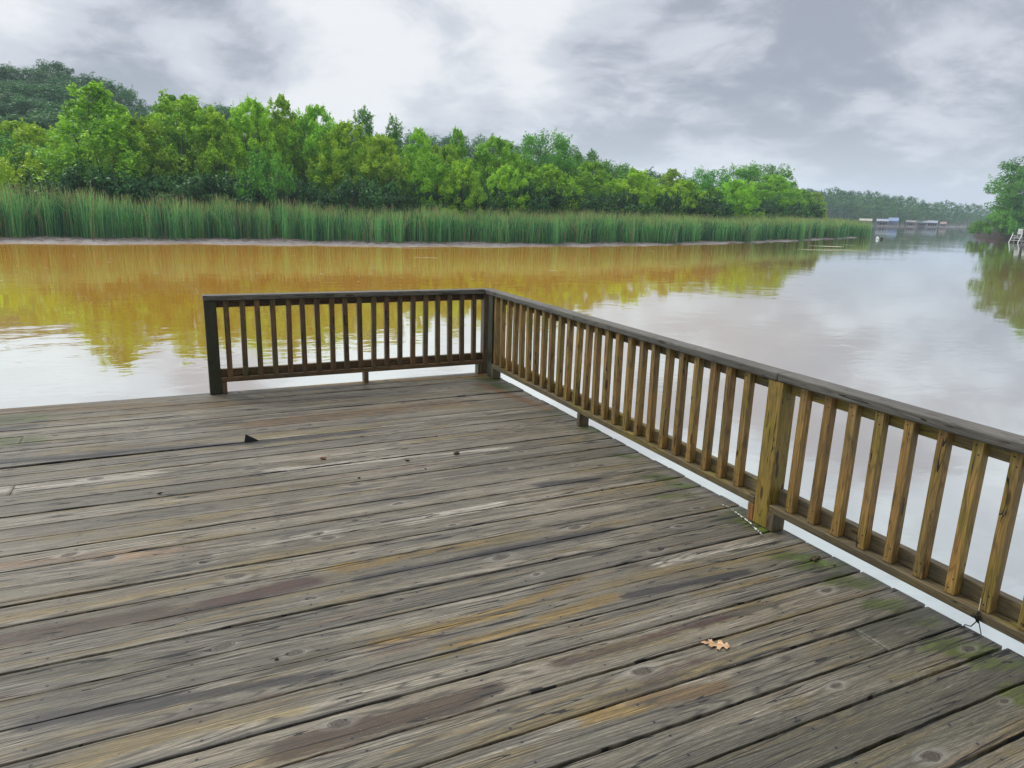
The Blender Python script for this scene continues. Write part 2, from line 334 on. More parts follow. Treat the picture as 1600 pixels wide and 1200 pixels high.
M_CAP = rail_wood('grey_cap_wood', (0.13, 0.123, 0.102), (0.095, 0.09, 0.077), (0.10, 0.098, 0.065), (0.035, 0.031, 0.027), 0.25, cap=True)
M_LOW = rail_wood('mossy_bottom_rail_wood', (0.15, 0.115, 0.058), (0.12, 0.098, 0.058), (0.23, 0.18, 0.025), (0.05, 0.04, 0.025), 0.7)
M_RUST = rail_wood('rusty_stained_wood', (0.35, 0.15, 0.045), (0.27, 0.14, 0.06), (0.3, 0.22, 0.12), (0.06, 0.035, 0.02), 0.2)

# ---------------------------------------------------------------- the deck
PITCHY, YF = 0.146, 1.456
Y0 = -2.196
deck = empty('wooden_deck', (0, 0, 0))
tag(deck, 'weathered grey plank deck with knots, dark stains and green algae, reaching out over the water', 'deck')
stains = []     # stains, darker areas and painted sheen: (x1,y1,x2,y2,half width,(rgb),strength)
def st(px1, py1, px2, py2, hw, col, k):
    a, b = hit(px1, py1), hit(px2, py2); stains.append((a[0], a[1], b[0], b[1], hw, col, k))
GRN = (0.095, 0.140, 0.022); GRB = (0.13, 0.24, 0.015); DRK = (0.030, 0.032, 0.043); PUR = (0.075, 0.030, 0.030); TAN = (0.31, 0.225, 0.075); BRN = (0.075, 0.048, 0.028); PAL_SHEEN = (0.62, 0.62, 0.63)  # the pale tone paints a silver sheen onto the boards
for a in [(1225,868,1262,870,.035,GRN,.9),(1250,870,1262,874,.025,GRB,1.15),(1262,884,1310,884,.035,GRN,1.0),(1285,880,1290,884,.018,GRB,1.1),(1312,905,1350,912,.04,GRN,1.0),
          (1330,906,1338,908,.02,GRB,.9),(1365,944,1395,946,.035,GRN,.95),(1415,965,1445,972,.045,GRN,.9),(1470,1005,1530,1022,.05,GRN,1.0),(1510,1016,1520,1019,.025,GRB,.8),
          (1535,1036,1590,1040,.04,GRN,.9),(1580,1080,1600,1090,.05,GRN,.8),(915,668,935,672,.05,GRN,.8),(970,711,990,714,.03,GRN,.9),(1020,745,1040,748,.04,GRN,.9),
          (1060,757,1075,760,.035,GRB,.7),(1040,775,1075,775,.04,GRN,.6),(785,602,800,606,.08,GRN,1.0),(750,590,770,594,.07,GRN,.8),(860,640,880,645,.06,GRN,.6),(1150,800,1165,806,.04,GRN,.8),(1165,815,1200,830,.03,GRB,.7),
          (1130,810,1160,812,.04,GRN,.7),(0,655,20,655,.10,GRN,1.0),(0,690,18,690,.08,GRN,.9),(0,672,30,668,.05,DRK,.9),
          (350,940,465,912,.045,PUR,1.1),(250,965,340,944,.04,BRN,.9),(0,1000,230,960,.045,BRN,1.0),(75,1125,250,1098,.035,DRK,1.1),(250,1098,500,1055,.022,DRK,1.0),
          (0,722,160,712,.05,DRK,.8),(160,708,400,692,.035,DRK,1.0),(400,692,560,676,.03,DRK,.9),(855,757,925,750,.04,DRK,.9),(560,885,620,872,.03,TAN,.9),
          (540,885,545,888,.035,TAN,1.0),(560,905,760,865,.02,DRK,.9),(760,865,940,830,.03,DRK,1.0),(985,930,1160,895,.022,DRK,1.1),(470,1165,720,1095,.045,BRN,1.1),(720,1095,760,1080,.03,BRN,.9),
          (600,1000,780,960,.03,TAN,.9),(780,955,900,905,.025,TAN,.8),(700,1010,830,978,.022,TAN,.9),(860,965,950,935,.03,TAN,.9),(930,1120,1010,1100,.03,TAN,.9),(1010,1095,1120,1075,.035,(.19,.13,.06),.9),
          (430,660,700,630,.12,(.20,.135,.075),.7),(0,640,330,632,.10,(.22,.16,.08),.8),(420,604,755,588,.05,(.42,.29,.10),1.2),(300,635,560,620,.05,PUR,.55),(750,600,860,640,.03,(.24,.13,.06),.7),
          (1352,985,1435,960,.035,(.075,.085,.07),1.3),(1000,1000,1130,965,.022,PUR,.7),(1010,1060,1100,1030,.025,PUR,.5),(200,870,260,860,.04,(.34,.25,.18),.8),(0,885,200,862,.035,(.34,.25,.18),.8),
          (640,815,770,790,.035,PAL_SHEEN,.8),(340,940-75,520,850-20,.03,PAL_SHEEN,.5),(430,735,620,716,.03,PAL_SHEEN,.9),(620,716,790,700,.02,PAL_SHEEN,.8),(0,765,220,742,.05,PAL_SHEEN,.9),(620,870,750,850,.03,(.3,.22,.07),.7),
          (1150,1200,1600,1060,.20,(.10,.105,.088),.62),(1380,1000,1500,960,.14,(.10,.105,.088),.55),(1000,840,1180,800,.10,(.11,.11,.10),.45),(1230,960,1480,900-0,.02,(.07,.075,.06),.4),(1020,1190,1250,1130,.10,(.08,.08,.07),.36),(0,900,300,850,.03,(.09,.09,.085),.5),(0,1060,200,1030,.05,(.07,.075,.05),.6),(880,820,1040,785,.035,(.06,.06,.06),.6),(1040,880,1200,845,.03,PAL_SHEEN,.5),(1480,1040,1400,1060,.03,(.2,.19,.09),.6),(880,1035,990,1005,.03,BRN,.7),(1090,1030-100,1200,905,.02,(.22,.17,.07),.7),(940,1090,1180,1030,.015,(.03,.03,.03),.6),(300,1140,460,1110,.02,(.3,.26,.15),.7)]:  # the broad low-strength blobs darken the deck towards the lower right
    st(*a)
def build_deck():
    Vs, Fs, pid, pv, stn = [], [], [], [], []
    prof = [(-.0705, -.037), (-.0705, -.003), (-.0698, -.0010), (-.0680, 0), (-.042, 0), (-.021, 0), (0, 0), (.021, 0), (.042, 0), (.0680, 0), (.0698, -.0010), (.0705, -.003), (.0705, -.037)]
    base = 0; k = -15
    nb = int(round((YF-Y0)/PITCHY))
    for k in range(-16, nb):
        yc = Y0+(k+.5)*PITCHY
        cuts = [-7.4]
        r = random.Random(k*17+3)
        if k % 3 == 1: cuts.append(-3.2-r.random()*2.2)
        if k == -5: cuts.append(-0.40)
        cuts.append(0.003+r.uniform(-.004, .005))
        for ci in range(len(cuts)-1):
            x0, x1 = cuts[ci]+.0015, cuts[ci+1]-.0015
            n = max(2, int((x1-x0)/0.02)); xs = np.linspace(x0, x1, n+1)
            cup = r.uniform(-.15, .25); lift = r.uniform(-.0012, .0012); wd = r.uniform(.960, .988); tilt = r.uniform(-.006, .006)
            ph, ph2 = r.uniform(0, 6), r.uniform(0, 6)
            off = .0020*np.sin(xs*.9+ph)+.0009*np.sin(xs*2.7+ph2)
            zz = .0016*np.sin(xs*1.3+ph2)+lift
            pd = k+ci*.37+40
            for (v, z) in prof:
                edge = (.0008*np.sin(xs*23+ph)+.0006*np.sin(xs*61+ph2))*(abs(v) > .06)*np.sign(v)
                Y = yc+v*wd+off+edge
                if v > .06 and k == 15: Y = Y-.013*np.exp(-((xs+3.15)/.85)**4)
                if v > .06 and k == -8: Y = Y-.006
                if v > .06 and k == -4: Y = Y-.005*np.exp(-((xs+1.2)/.5)**2)
                Z = z+zz+cup*v*v+tilt*v
                Vs.append(np.stack([xs, Y, Z], 1)); pid.append(np.full(n+1, pd)); pv.append(np.full(n+1, v))
            m = len(prof)
            idx = base+np.arange(m*(n+1)).reshape(m, n+1)
            a = idx[:-1, :-1].ravel(); b = idx[:-1, 1:].ravel(); c = idx[1:, 1:].ravel(); d_ = idx[1:, :-1].ravel()
            Fs.append(np.stack([a, b, c, d_], 1))
            Fs.append(np.stack([idx[-1, :-1], idx[-1, 1:], idx[0, 1:], idx[0, :-1]], 1))
            for e in (0, -1):                # board ends
                col = idx[:, e]
                Fs.append(np.array([[col[i], col[i+1], col[m-2-i], col[m-1-i]] for i in range(m//2)])[:, ::(1 if e == 0 else -1)])
            base += m*(n+1)
    V = np.concatenate(Vs); 
    A = np.zeros((len(V), 4)); 
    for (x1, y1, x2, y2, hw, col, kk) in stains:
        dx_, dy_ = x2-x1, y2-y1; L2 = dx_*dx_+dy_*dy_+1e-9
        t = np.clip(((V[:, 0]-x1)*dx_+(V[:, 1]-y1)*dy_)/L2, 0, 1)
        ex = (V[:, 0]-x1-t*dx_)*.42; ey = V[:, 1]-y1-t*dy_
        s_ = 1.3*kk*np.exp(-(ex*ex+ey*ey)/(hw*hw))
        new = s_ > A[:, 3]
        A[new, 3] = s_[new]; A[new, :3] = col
    # spread colours past the mask edge so blends stay clean
    me = npmesh('decking', V, np.concatenate(Fs), M_DECK, {'pid': np.concatenate(pid), 'pv': np.concatenate(pv), 'stain': A})
    link('decking', me, deck)
build_deck()
mb = MB()
for i in range(18): x = -0.30-i*0.405; mb.box((x-.019, -4.5, -.23), (x+.019, YF-.06, -.042))
mb.build('joist', M_LOW, deck)
mb = MB(); mb.box((-7.3, YF-.055, -.23), (-.0, YF-.015, -.042)); mb.box((-.055, -4.5, -.231), (-.015, YF-.06, -.043)); mb.build('rim_board', M_LOW, deck)
for (x, y) in [(-.35, 1.0), (-2.3, 1.0), (-4.4, 1.0), (-.35, -1.7), (-2.3, -1.7), (-.35, -4.2), (-4.4, -1.7), (-4.4, -4.2)]:
    mb = MB(); mb.tube([(x, y, -2.4), (x, y, -.235)], .11, 12); mb.build('piling', M_POSTD, deck, smooth=False)

# ---------------------------------------------------------------- railings
def beam(name, p0, p1, wx, wy, mat, parent, bev=.004, xdir=None):
    """a straight timber from p0 to p1, its long axis the mesh's own z"""
    p0, p1 = Vector(p0), Vector(p1); L = (p1-p0).length; n = 1
    mb = MB(); mb.box((-wx/2, -wy/2, 0), (wx/2, wy/2, L))
    o = mb.build(name, mat, parent, bevel=bev)
    zax = (p1-p0).normalized(); xax = Vector(xdir) if xdir else Vector((1, 0, 0)); yax = zax.cross(xax).normalized(); xax = yax.cross(zax)
    M = Matrix((xax, yax, zax)).transposed().to_4x4(); M.translation = p0-(Vector(parent.location) if parent else Vector()); o.matrix_local = M
    return o
ZC0, ZC1 = .716, .754
XP0, XP1 = -.083, .004                       # side railing section
side = empty('deck_railing', (-.04, -1.6, 0)); tag(side, 'long brown wooden railing with grey cap running along the right edge of the deck', 'railing', 'wooden railings round the deck')
front = empty('deck_railing', (-1.2, 1.418, 0)); tag(front, 'short wooden railing with shade-darkened colour along the far edge of the deck, facing the reeds', 'railing', 'wooden railings round the deck')
SB = beam
# side: posts
MIDY = -1.978
SB('post', (-.0395, 1.252, .003), (-.0395, 1.252, ZC0-.001), .087, .087, M_POSTD, side)
SB('post', (-.0385, MIDY, .003), (-.0385, MIDY, ZC0-.001), .089, .089, M_POST, side)['label'] = 'yellow green mossy post in the middle of the railing'
SB('post', (-.0395, -5.05, .003), (-.0395, -5.05, ZC0-.001), .087, .087, M_POST, side)
for (a, b) in ((1.2075, MIDY+.046), (MIDY-.046, -5.0)):
    pass
# caps: two lengths butting over the middle post
SB('cap_rail', (-.0415, YF-.002, .735), (-.0415, MIDY-.008, .735), .093, .038, M_CAP, side, bev=.006)
SB('cap_rail', (-.0415, MIDY-.010, .7355), (-.0415, -5.2, .7355), .093, .038, M_CAP, side, bev=.006)
for (a, b) in ((1.2065, MIDY+.047), (MIDY-.047, -5.003)):
    SB('top_rail', (-.014, a, .686), (-.014, b, .686), .036, .056, M_LOW, side)
    SB('bottom_rail', (-.0395, a-.001, .1095), (-.0395, b+.001, .1095), .088, .036, M_LOW, side)
    SB('back_rail', (-.014, a, .162), (-.014, b, .162), .036, .066, M_LOW, side)
m0 = None
def baluster(root, x, y, mat, first, h0=.129, h1=.7145, s=.038):
    if first is None:
        o = SB('baluster', (x, y, h0), (x, y, h1), s, s, mat, root, bev=.0025)
    else:
        o = first.copy(); C.objects.link(o); o.parent = root
        o.matrix_local = Matrix.Translation(Vector((x, y, h0))-Vector(root.location)) @ Matrix.Rotation(random.uniform(-.012, .012), 4, 'Y') @ Matrix.Rotation(random.uniform(-.03, .03), 4, 'Z')
    return o
b0 = None
for k in range(25):
    o = baluster(side, -.0525, 1.198-.1235*k-.019, M_BAL, b0); b0 = b0 or o
for k in range(22):
    baluster(side, -.0525, -2.111-.1273*k-.019, M_BAL, b0)
for y in (-.275, 1.19, MIDY+.064, MIDY-.066, -3.55):
    o = SB('support_block', (-.046, y, .003), (-.046, y, .0905), .076, .036, M_RUST if abs(y-MIDY-.064) < .01 else M_LOW, side, bev=.002)
# front
XL = -2.334
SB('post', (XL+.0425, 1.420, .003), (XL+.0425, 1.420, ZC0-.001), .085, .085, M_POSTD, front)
SB('post', (-.046, 1.420, .003), (-.046, 1.420, ZC0-.001), .078, .074, M_BALSHADE, front)
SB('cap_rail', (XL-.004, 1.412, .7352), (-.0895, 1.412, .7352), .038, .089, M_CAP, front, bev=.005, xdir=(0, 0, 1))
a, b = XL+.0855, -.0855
SB('top_rail', (a, 1.434, .686), (b, 1.434, .686), .056, .034, M_BALSHADE, front, xdir=(0, 0, 1))
SB('bottom_rail', (a, 1.420, .1095), (b, 1.420, .1095), .036, .085, M_BALSHADE, front, xdir=(0, 0, 1))
SB('back_rail', (a, 1.438, .156), (b, 1.438, .156), .055, .034, M_BALSHADE, front, xdir=(0, 0, 1))
b1 = None
for k in range(19):
    o = baluster(front, -2.201+.1115*k+.019, 1.398, M_BALSHADE, b1); b1 = b1 or o
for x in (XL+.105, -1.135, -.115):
    SB('support_block', (x, 1.418, .003), (x, 1.418, .0905), .036, .076, M_BALSHADE, front, bev=.002)

# ---------------------------------------------------------------- water and land
def water_mat():
    m, g, out = material('muddy_lake_water')
    P = g.n('ShaderNodeNewGeometry').outputs['Position']; x, y, z = g.sep(P)
    n1 = g.noise(g.xyz(g.m('MULTIPLY', x, 1.1), g.m('MULTIPLY', y, 1.6), 0.0), 1.0, 3.0, 0.55, 0.4)
    n2 = g.noise(g.xyz(g.m('MULTIPLY', x, 0.12), g.m('MULTIPLY', y, 0.2), 5.0), 1.0, 3.0, 0.5)
    n3 = g.noise(g.xyz(g.m('MULTIPLY', x, 5.0), g.m('MULTIPLY', y, 7.0), 0.0), 1.0, 2.0, 0.5)
    amp = g.st(n2, 0.40, 0.66, 0.30, 1.0)
    hgt = g.m('MULTIPLY', g.m('ADD', n1, g.m('MULTIPLY', n3, 0.14)), amp)
    nrm = bump(g, hgt, 1.0, 0.007)
    silt = g.noise(g.xyz(g.m('MULTIPLY', x, 0.07), g.m('MULTIPLY', y, 0.07), 9.0), 1.0, 3.0)
    body = g.mix(g.st(silt, 0.35, 0.65), (0.275, 0.122, 0.009), (0.285, 0.138, 0.010))
    lat = g.m('SUBTRACT', g.m('MULTIPLY', g.m('ADD', x, 2.5), .777), g.m('MULTIPLY', g.m('ADD', y, 4.3), .629)); side_fade = g.st(g.m('ADD', lat, g.m('MULTIPLY', n2, 4.0)), 0.0, 9.5, 1.0, .38)   # body colour weakens away from the marsh side
    ndi = g.v('DOT_PRODUCT', g.n('ShaderNodeNewGeometry').outputs['Incoming'], (0, 0, 1)); fr = g.st(ndi, .006, .085)   # grazing sight lines reflect more and see less silt
    df = g.n('ShaderNodeBsdfDiffuse'); g.put(df.inputs[0], g.scale(body, g.m('MULTIPLY', g.m('MULTIPLY', side_fade, g.st(ndi, .12, .5, 1.0, .55)), g.lin(fr, 0, 1, .06, .68))))
    gl = g.n('ShaderNodeBsdfGlossy'); g.put(gl.inputs['Color'], g.scale(g.mix(fr, (.84, .88, .92), g.mix(side_fade, (.79, .85, .88), (0.60, 0.81, 0.90))), g.st(ndi, .2, .6, 1.0, .66))); gl.inputs['Roughness'].default_value = 0.03
    g.L.new(nrm, gl.inputs['Normal'])
    ad = g.n('ShaderNodeAddShader'); g.L.new(df.outputs[0], ad.inputs[0]); g.L.new(gl.outputs[0], ad.inputs[1])
    g.L.new(ad.outputs[0], out.inputs[0]); return m
S = 2500
me = npmesh('water', [(-S, -S, WATER), (S, -S, WATER), (S, S, WATER), (-S, S, WATER)], [(0, 1, 2, 3)], water_mat())
tag(link('water', me), kind='structure')
def mud_mat():
    m, g, out = material('mud_and_grass_ground')
    P = g.n('ShaderNodeNewGeometry').outputs['Position']; x, y, z = g.sep(P)
    a = g.noise(P, 3.0, 5, 0.7); b = g.noise(P, 14.0, 4, 0.7)
    c = g.mix(g.st(a, .4, .62), (0.155, 0.13, 0.12), (0.24, 0.215, 0.22)); c = g.mix(g.m('MULTIPLY', g.st(b, .5, .62), .75), c, (0.05, 0.036, 0.028))
    grass = g.mix(a, (0.03, 0.05, 0.012), (0.05, 0.065, 0.02))
    c = g.mix(g.st(z, WATER+.22, WATER+.45), c, grass)
    pbsdf(g, out, c, .5, .5, bump(g, b, .8, .03)); return m
M_MUD = mud_mat()
shore_px = [(-420,386),(-200,383),(0,380),(160,380.5),(320,380.5),(480,383),(640,385),(800,385),(900,384.3),(1000,383.5),(1100,381.5),(1209,378),(1292,374),(1365,369.5)]
shore = np.array([hit(px, py, WATER)[:2] for px, py in shore_px])
shore = np.vstack([[-160, shore[0][1]+6], [-60, shore[0][1]+3], shore]) if shore[0][0] > -55 else shore
def shore_y(x): return np.interp(x, shore[:, 0], shore[:, 1])
TIPX = shore[-1][0]
def hill(x, y):
    # wooded rise behind the marsh, highest on the left
    dx_, dy_ = x-CAM[0], y-CAM[1]; dist = np.hypot(dx_, dy_); ang = np.degrees(np.arctan2(dx_, dy_))   # compass angle from +y
    top = np.interp(ang, [-60, -25, -12, -8, -3, 1, 6, 14, 26, 38, 43, 50, 56], [16, 17.5, 17, 16.0, 12, 9.0, 7.5, 4.5, 3.5, 1.0, .5, .1, -2])
    t = np.clip((dist-75)/85.0, 0, 1); return top*(t*t*(3-2*t))
def land_z(x, y):
    sy = shore_y(x); dd = y-sy
    z = np.where(dd < 0, dd*.25, np.where(dd < 5, .05+dd*.028, .19+(dd-5)*.02))
    z = np.minimum(z, .75)+WATER
    tip = (x-(TIPX-1.5-np.clip(dd-6, 0, 400)*.02))
    z = np.where(tip > 0, np.minimum(z, WATER+.12-tip*.3), z)
    return np.where(z > WATER, z+hill(x, y), z)
def grid_land():
    xs = np.concatenate([np.linspace(-260, -60, 30), np.linspace(-58, 100, 180), np.linspace(102, 200, 10)])
    ds = np.concatenate([np.linspace(-4, 8, 26), np.linspace(9, 60, 30), np.linspace(65, 330, 40)])
    X, D = np.meshgrid(xs, ds); Y = shore_y(X)+D
    wob = .35*np.sin(X*.9)+.25*np.sin(X*2.3+1)+.15*np.sin(X*5.1)
    Z = land_z(X, Y+wob)+.02*np.sin(X*7+Y*5)*(D > 0)
    V = np.stack([X, Y, Z], -1).reshape(-1, 3); r, c = X.shape; I = np.arange(r*c).reshape(r, c)
    Fc = np.stack([I[:-1, :-1].ravel(), I[:-1, 1:].ravel(), I[1:, 1:].ravel(), I[1:, :-1].ravel()], 1)
    tag(link('marsh_bank', npmesh('marsh_bank', V, Fc, M_MUD, smooth=True)), kind='structure')
grid_land()
S = 2600
lb = npmesh('lake_bed', [(-S, -S, -4), (S, -S, -4), (S, S, -4), (-S, S, -4)], [(0, 1, 2, 3)], M_MUD); tag(link('lake_bed', lb), kind='structure')

# ---------------------------------------------------------------- foliage
def leaf_mat(name, dark, light, hue=0.02, trans=0.22, rough=.5, spec=.25):
    m, g, out = material(name)
    t = g.attr('tint'); rnd = g.n('ShaderNodeObjectInfo').outputs['Random']
    c = g.mix(t, dark, light)
    hs = g.n('ShaderNodeHueSaturation'); g.put(hs.inputs['Color'], c)
    g.put(hs.inputs['Hue'], g.lin(rnd, 0, 1, .5-hue*.35, .5+hue*1.3)); g.put(hs.inputs['Value'], g.lin(g.m('FRACT', g.m('MULTIPLY', rnd, 7.3)), 0, 1, .82, 1.36))
    c = hs.outputs[0]
    p = g.n('ShaderNodeBsdfPrincipled'); g.put(p.inputs['Base Color'], c); p.inputs['Roughness'].default_value = rough; p.inputs['Specular IOR Level'].default_value = spec
    tr = g.n('ShaderNodeBsdfTranslucent'); g.put(tr.inputs[0], g.mix(.5, c, light))
    mx = g.n('ShaderNodeMixShader'); mx.inputs[0].default_value = trans
    g.L.new(p.outputs[0], mx.inputs[1]); g.L.new(tr.outputs[0], mx.inputs[2]); g.L.new(mx.outputs[0], out.inputs[0]); return m
def bark_mat():
    m, g, out = material('bark'); P = g.n('ShaderNodeTexCoord').outputs['Object']
    n = g.noise(g.v('MULTIPLY', P, (8, 8, 2)), 1, 5, .7); pbsdf(g, out, g.mix(n, (.05, .04, .03), (.20, .17, .14)), .9, .2, bump(g, n, .8, .02)); return m
M_BARK = bark_mat()
M_WIL = leaf_mat('willow_leaves', (0.105, 0.255, 0.016), (0.46, 0.69, 0.028), .020)
M_YEL = leaf_mat('yellow_green_leaves', (0.26, 0.46, 0.02), (0.58, 0.80, 0.03), .012)
M_OAK = leaf_mat('dark_broad_leaves', (0.036, 0.125, 0.040), (0.10, 0.25, 0.06), .02)
M_MIDG = leaf_mat('shrub_leaves', (0.06, 0.19, 0.025), (0.20, 0.44, 0.04), .02)
M_UND = leaf_mat('undergrowth_leaves', (0.022, 0.075, 0.022), (0.075, 0.19, 0.035), .02, .12)
M_FAR = leaf_mat('far_forest_leaves', (0.042, 0.115, 0.04), (0.11, 0.21, 0.052), .02)

def leaves(cen, nrm, size, r, ratio=.45):
    """diamond leaves: cen (n,3), nrm (n,3) facing, size (n,)"""
    n = len(cen); nrm = nrm/(np.linalg.norm(nrm, axis=1, keepdims=True)+1e-9)
    t = r.normal(size=(n, 3)); u = np.cross(nrm, t); u /= np.linalg.norm(u, axis=1, keepdims=True)+1e-9; v = np.cross(nrm, u)
    s = size[:, None]; w_ = s*ratio
    V = np.stack([cen-u*s, cen-v*w_, cen+u*s, cen+v*w_], 1).reshape(-1, 3)
    return V, np.arange(4*n).reshape(n, 4)
def crown_mesh(name, seed, H, R, kind, mat):
    r = np.random.default_rng(seed); cen = []; rad = []; fl = []
    if kind == 'willow':
        n = 210; t = r.uniform(.03, 1.0, n)**.85; 
        def prof(t): return R*np.clip(1.2*np.sin(np.pi*np.clip(t*.78+.2, 0, 1))**.7, .10, 1)
        if name == 'cone_crown':
            t = r.uniform(.02, 1.0, n)**1.25
            def prof(t): return R*np.clip(1.08*(1-t)**.62*np.clip(.75+t*2, 0, 1), .07, 1)
        ang = r.uniform(0, 6.283, n); lob = 1+.22*np.sin(ang*2+seed)+.14*np.sin(ang*3+seed*2+t*5)
        rr = prof(t)*np.sqrt(r.uniform(.25, 1, n))*lob*.92
        P = np.stack([rr*np.cos(ang), rr*np.sin(ang), t*H*.93], 1); sz = r.uniform(.32, .62, n)*(.6+.055*H)*(1-.45*t**2); lsz = .092; per = 112
    elif kind == 'airy':
        n = 46; t = r.uniform(.35, 1.0, n); ang = r.uniform(0, 6.283, n)
        rr = R*np.sin(np.pi*np.clip(t*.75+.2, 0, 1))*np.sqrt(r.uniform(.1, 1, n))
        P = np.stack([rr*np.cos(ang), rr*np.sin(ang), t*H*.95], 1); sz = r.uniform(.25, .5, n); lsz = .085; per = 60
    elif kind == 'broad':
        n = 120; t = r.uniform(.08, 1.0, n); ang = r.uniform(0, 6.283, n)
        rr = R*np.sqrt(np.clip(1-((t-.55)/.5)**2, .08, 1))*np.sqrt(r.uniform(.25, 1, n))*(1+.2*np.sin(ang*3+seed))
        P = np.stack([rr*np.cos(ang), rr*np.sin(ang), t*H*.93], 1); sz = r.uniform(.07, .15, n)*H*.72; lsz = .0135*H; per = 130
    else:  # bush
        n = 40; t = r.uniform(.02, 1, n); ang = r.uniform(0, 6.283, n)
        rr = R*np.sqrt(np.clip(1-(t*.95)**2.4, .05, 1))*np.sqrt(r.uniform(.2, 1, n))*(1+.2*np.sin(ang*2+seed))
        P = np.stack([rr*np.cos(ang), rr*np.sin(ang), t*H*.9], 1); sz = r.uniform(.28, .5, n)*max(H, 1.5)*.36; lsz = .095; per = 95
    P[:, :2] += r.normal(size=(n, 2))*.12*R*.4
    C_, N_, S_, T_ = [], [], [], []
    for i in range(n):
        k = int(per*r.uniform(.6, 1.3)); q = r.normal(size=(k, 3)); q /= np.linalg.norm(q, axis=1, keepdims=True)
        rad_ = sz[i]*r.uniform(.35, 1, k)**.45
        off = q*rad_[:, None]*np.array([1, 1, .78 if kind != 'broad' else .85])
        C_.append(P[i]+off); nn = q*.7+np.array([0, 0, .45])+r.normal(size=(k, 3))*.55; N_.append(nn)
        S_.append(r.uniform(.6, 1.3, k)*lsz)
        base_t = r.uniform(.1, .75); T_.append(np.clip(base_t+r.normal(size=k)*.18, 0, 1))
    # shoots that stick out of the outline
    ns = {'willow': 330, 'airy': 60, 'broad': 60, 'bush': 70}[kind]
    for _ in range(ns):
        i = r.integers(n); outw = P[i]*np.array([1, 1, 0]); outw = outw/(np.linalg.norm(outw)+.1)
        d_ = outw*r.uniform(.2, .9)+np.array([0, 0, r.uniform(.3, 1.1) if kind != 'willow' else r.uniform(.5, 1.6)])+r.normal(size=3)*.25; d_ /= np.linalg.norm(d_)
        L = sz[i]*r.uniform(1.0, 1.75); k = 15 if kind == 'willow' else 24
        s_ = r.uniform(.3, 1, k); C_.append(P[i]+d_*L*s_[:, None]+r.normal(size=(k, 3))*.07*L); N_.append(r.normal(size=(k, 3))+np.array([0, 0, .5]))
        S_.append(r.uniform(.55, 1.1, k)*lsz); T_.append(np.clip(.7+r.normal(size=k)*.2, 0, 1))
    cen = np.concatenate(C_); cen[:, 2] = np.maximum(cen[:, 2], .05)
    V, Fc = leaves(cen, np.concatenate(N_), np.concatenate(S_), r)
    me = npmesh(name, V, Fc, mat, {'tint': np.repeat(np.concatenate(T_), 4)})
    return me, P, sz
def trunk_mesh(name, seed, H, R, kind, P):
    r = np.random.default_rng(seed+99); mb = MB()
    stems = {'willow': 4, 'airy': 2, 'broad': 1, 'bush': 5}[kind]; tops = []
    for s_ in range(stems):
        a = r.uniform(0, 6.28); lean = (.0 if stems == 1 else R*.35); n = 8; pts = []
        for i in range(n):
            t = i/(n-1); pts.append((math.cos(a)*lean*t**.8+.08*math.sin(t*7+s_), math.sin(a)*lean*t**.8+.08*math.cos(t*6+s_), t*H*.85-.15))
        r0 = {'willow': .05, 'airy': .05, 'broad': .022*H, 'bush': .03}[kind]
        mb.tube(pts, [r0*(1-.85*i/(n-1)) for i in range(n)], 7); tops.append(pts)
    for i in r.choice(len(P), min(len(P), 34), replace=False):
        st_ = tops[r.integers(len(tops))]; tgt = Vector(P[i]); j = min(range(len(st_)), key=lambda j: abs(st_[j][2]-(tgt.z-.22*H*r.uniform(.3, 1))))
        a = Vector(st_[j]); m_ = a.lerp(tgt, .5)+Vector((0, 0, .04*H)); rr = {'willow': .014, 'airy': .02, 'broad': .006*H, 'bush': .012}[kind]
        mb.tube([a, m_, tgt], [rr, rr*.6, rr*.2], 5)
    me = bpy.data.meshes.new(name); me.from_pydata([tuple(v) for v in mb.V], [], mb.F); me.materials.append(M_BARK); me.update(); return me
PROTO = {}
def proto(key, seed, H, R, kind, mat, cname='crown'):
    cm, P, sz = crown_mesh(cname, seed, H, R, kind, mat); tm = trunk_mesh('trunk', seed, H, R, kind, P); PROTO.setdefault(key, []).append((cm, tm, H, R))
for i in range(6): proto('willow', 11+i, 8.0, 2.9, 'willow', M_WIL)
for i in range(2): proto('cone', 23+i, 9.0, 3.4, 'willow', M_WIL, 'cone_crown')
for i in range(2): proto('yellow', 31+i, 6.0, 2.9, 'willow', M_YEL)
for i in range(2): proto('airy', 41+i, 8.0, 1.6, 'airy', M_MIDG)
for i in range(5): proto('broad', 51+i, 15.0, 5.2, 'broad', M_OAK)
for i in range(3): proto('bush', 61+i, 2.6, 1.9, 'bush', M_MIDG)
for i in range(2): proto('midbroad', 71+i, 9.0, 3.3, 'broad', M_MIDG)
for i in range(3): proto('under', 85+i, 2.6, 2.1, 'bush', M_UND)
proto('lowyellow', 81, 3.4, 1.9, 'bush', M_YEL)
cnt = {}
def tree(key, name, x, y, z, H, W, label, cat='tree', group=None):
    i = cnt.get(key, 0); cnt[key] = i+1; cm, tm, h0, r0 = PROTO[key][i % len(PROTO[key])]
    root = empty(name, (x, y, z), random.uniform(0, 6.28)); sxy = (W/2)/r0; root.scale = (sxy, sxy*random.uniform(.9, 1.1), H/h0)
    tag(root, label, cat, group)
    for nm, me in (('trunk', tm), ('crown', cm)): link(nm, me, root)
    return root
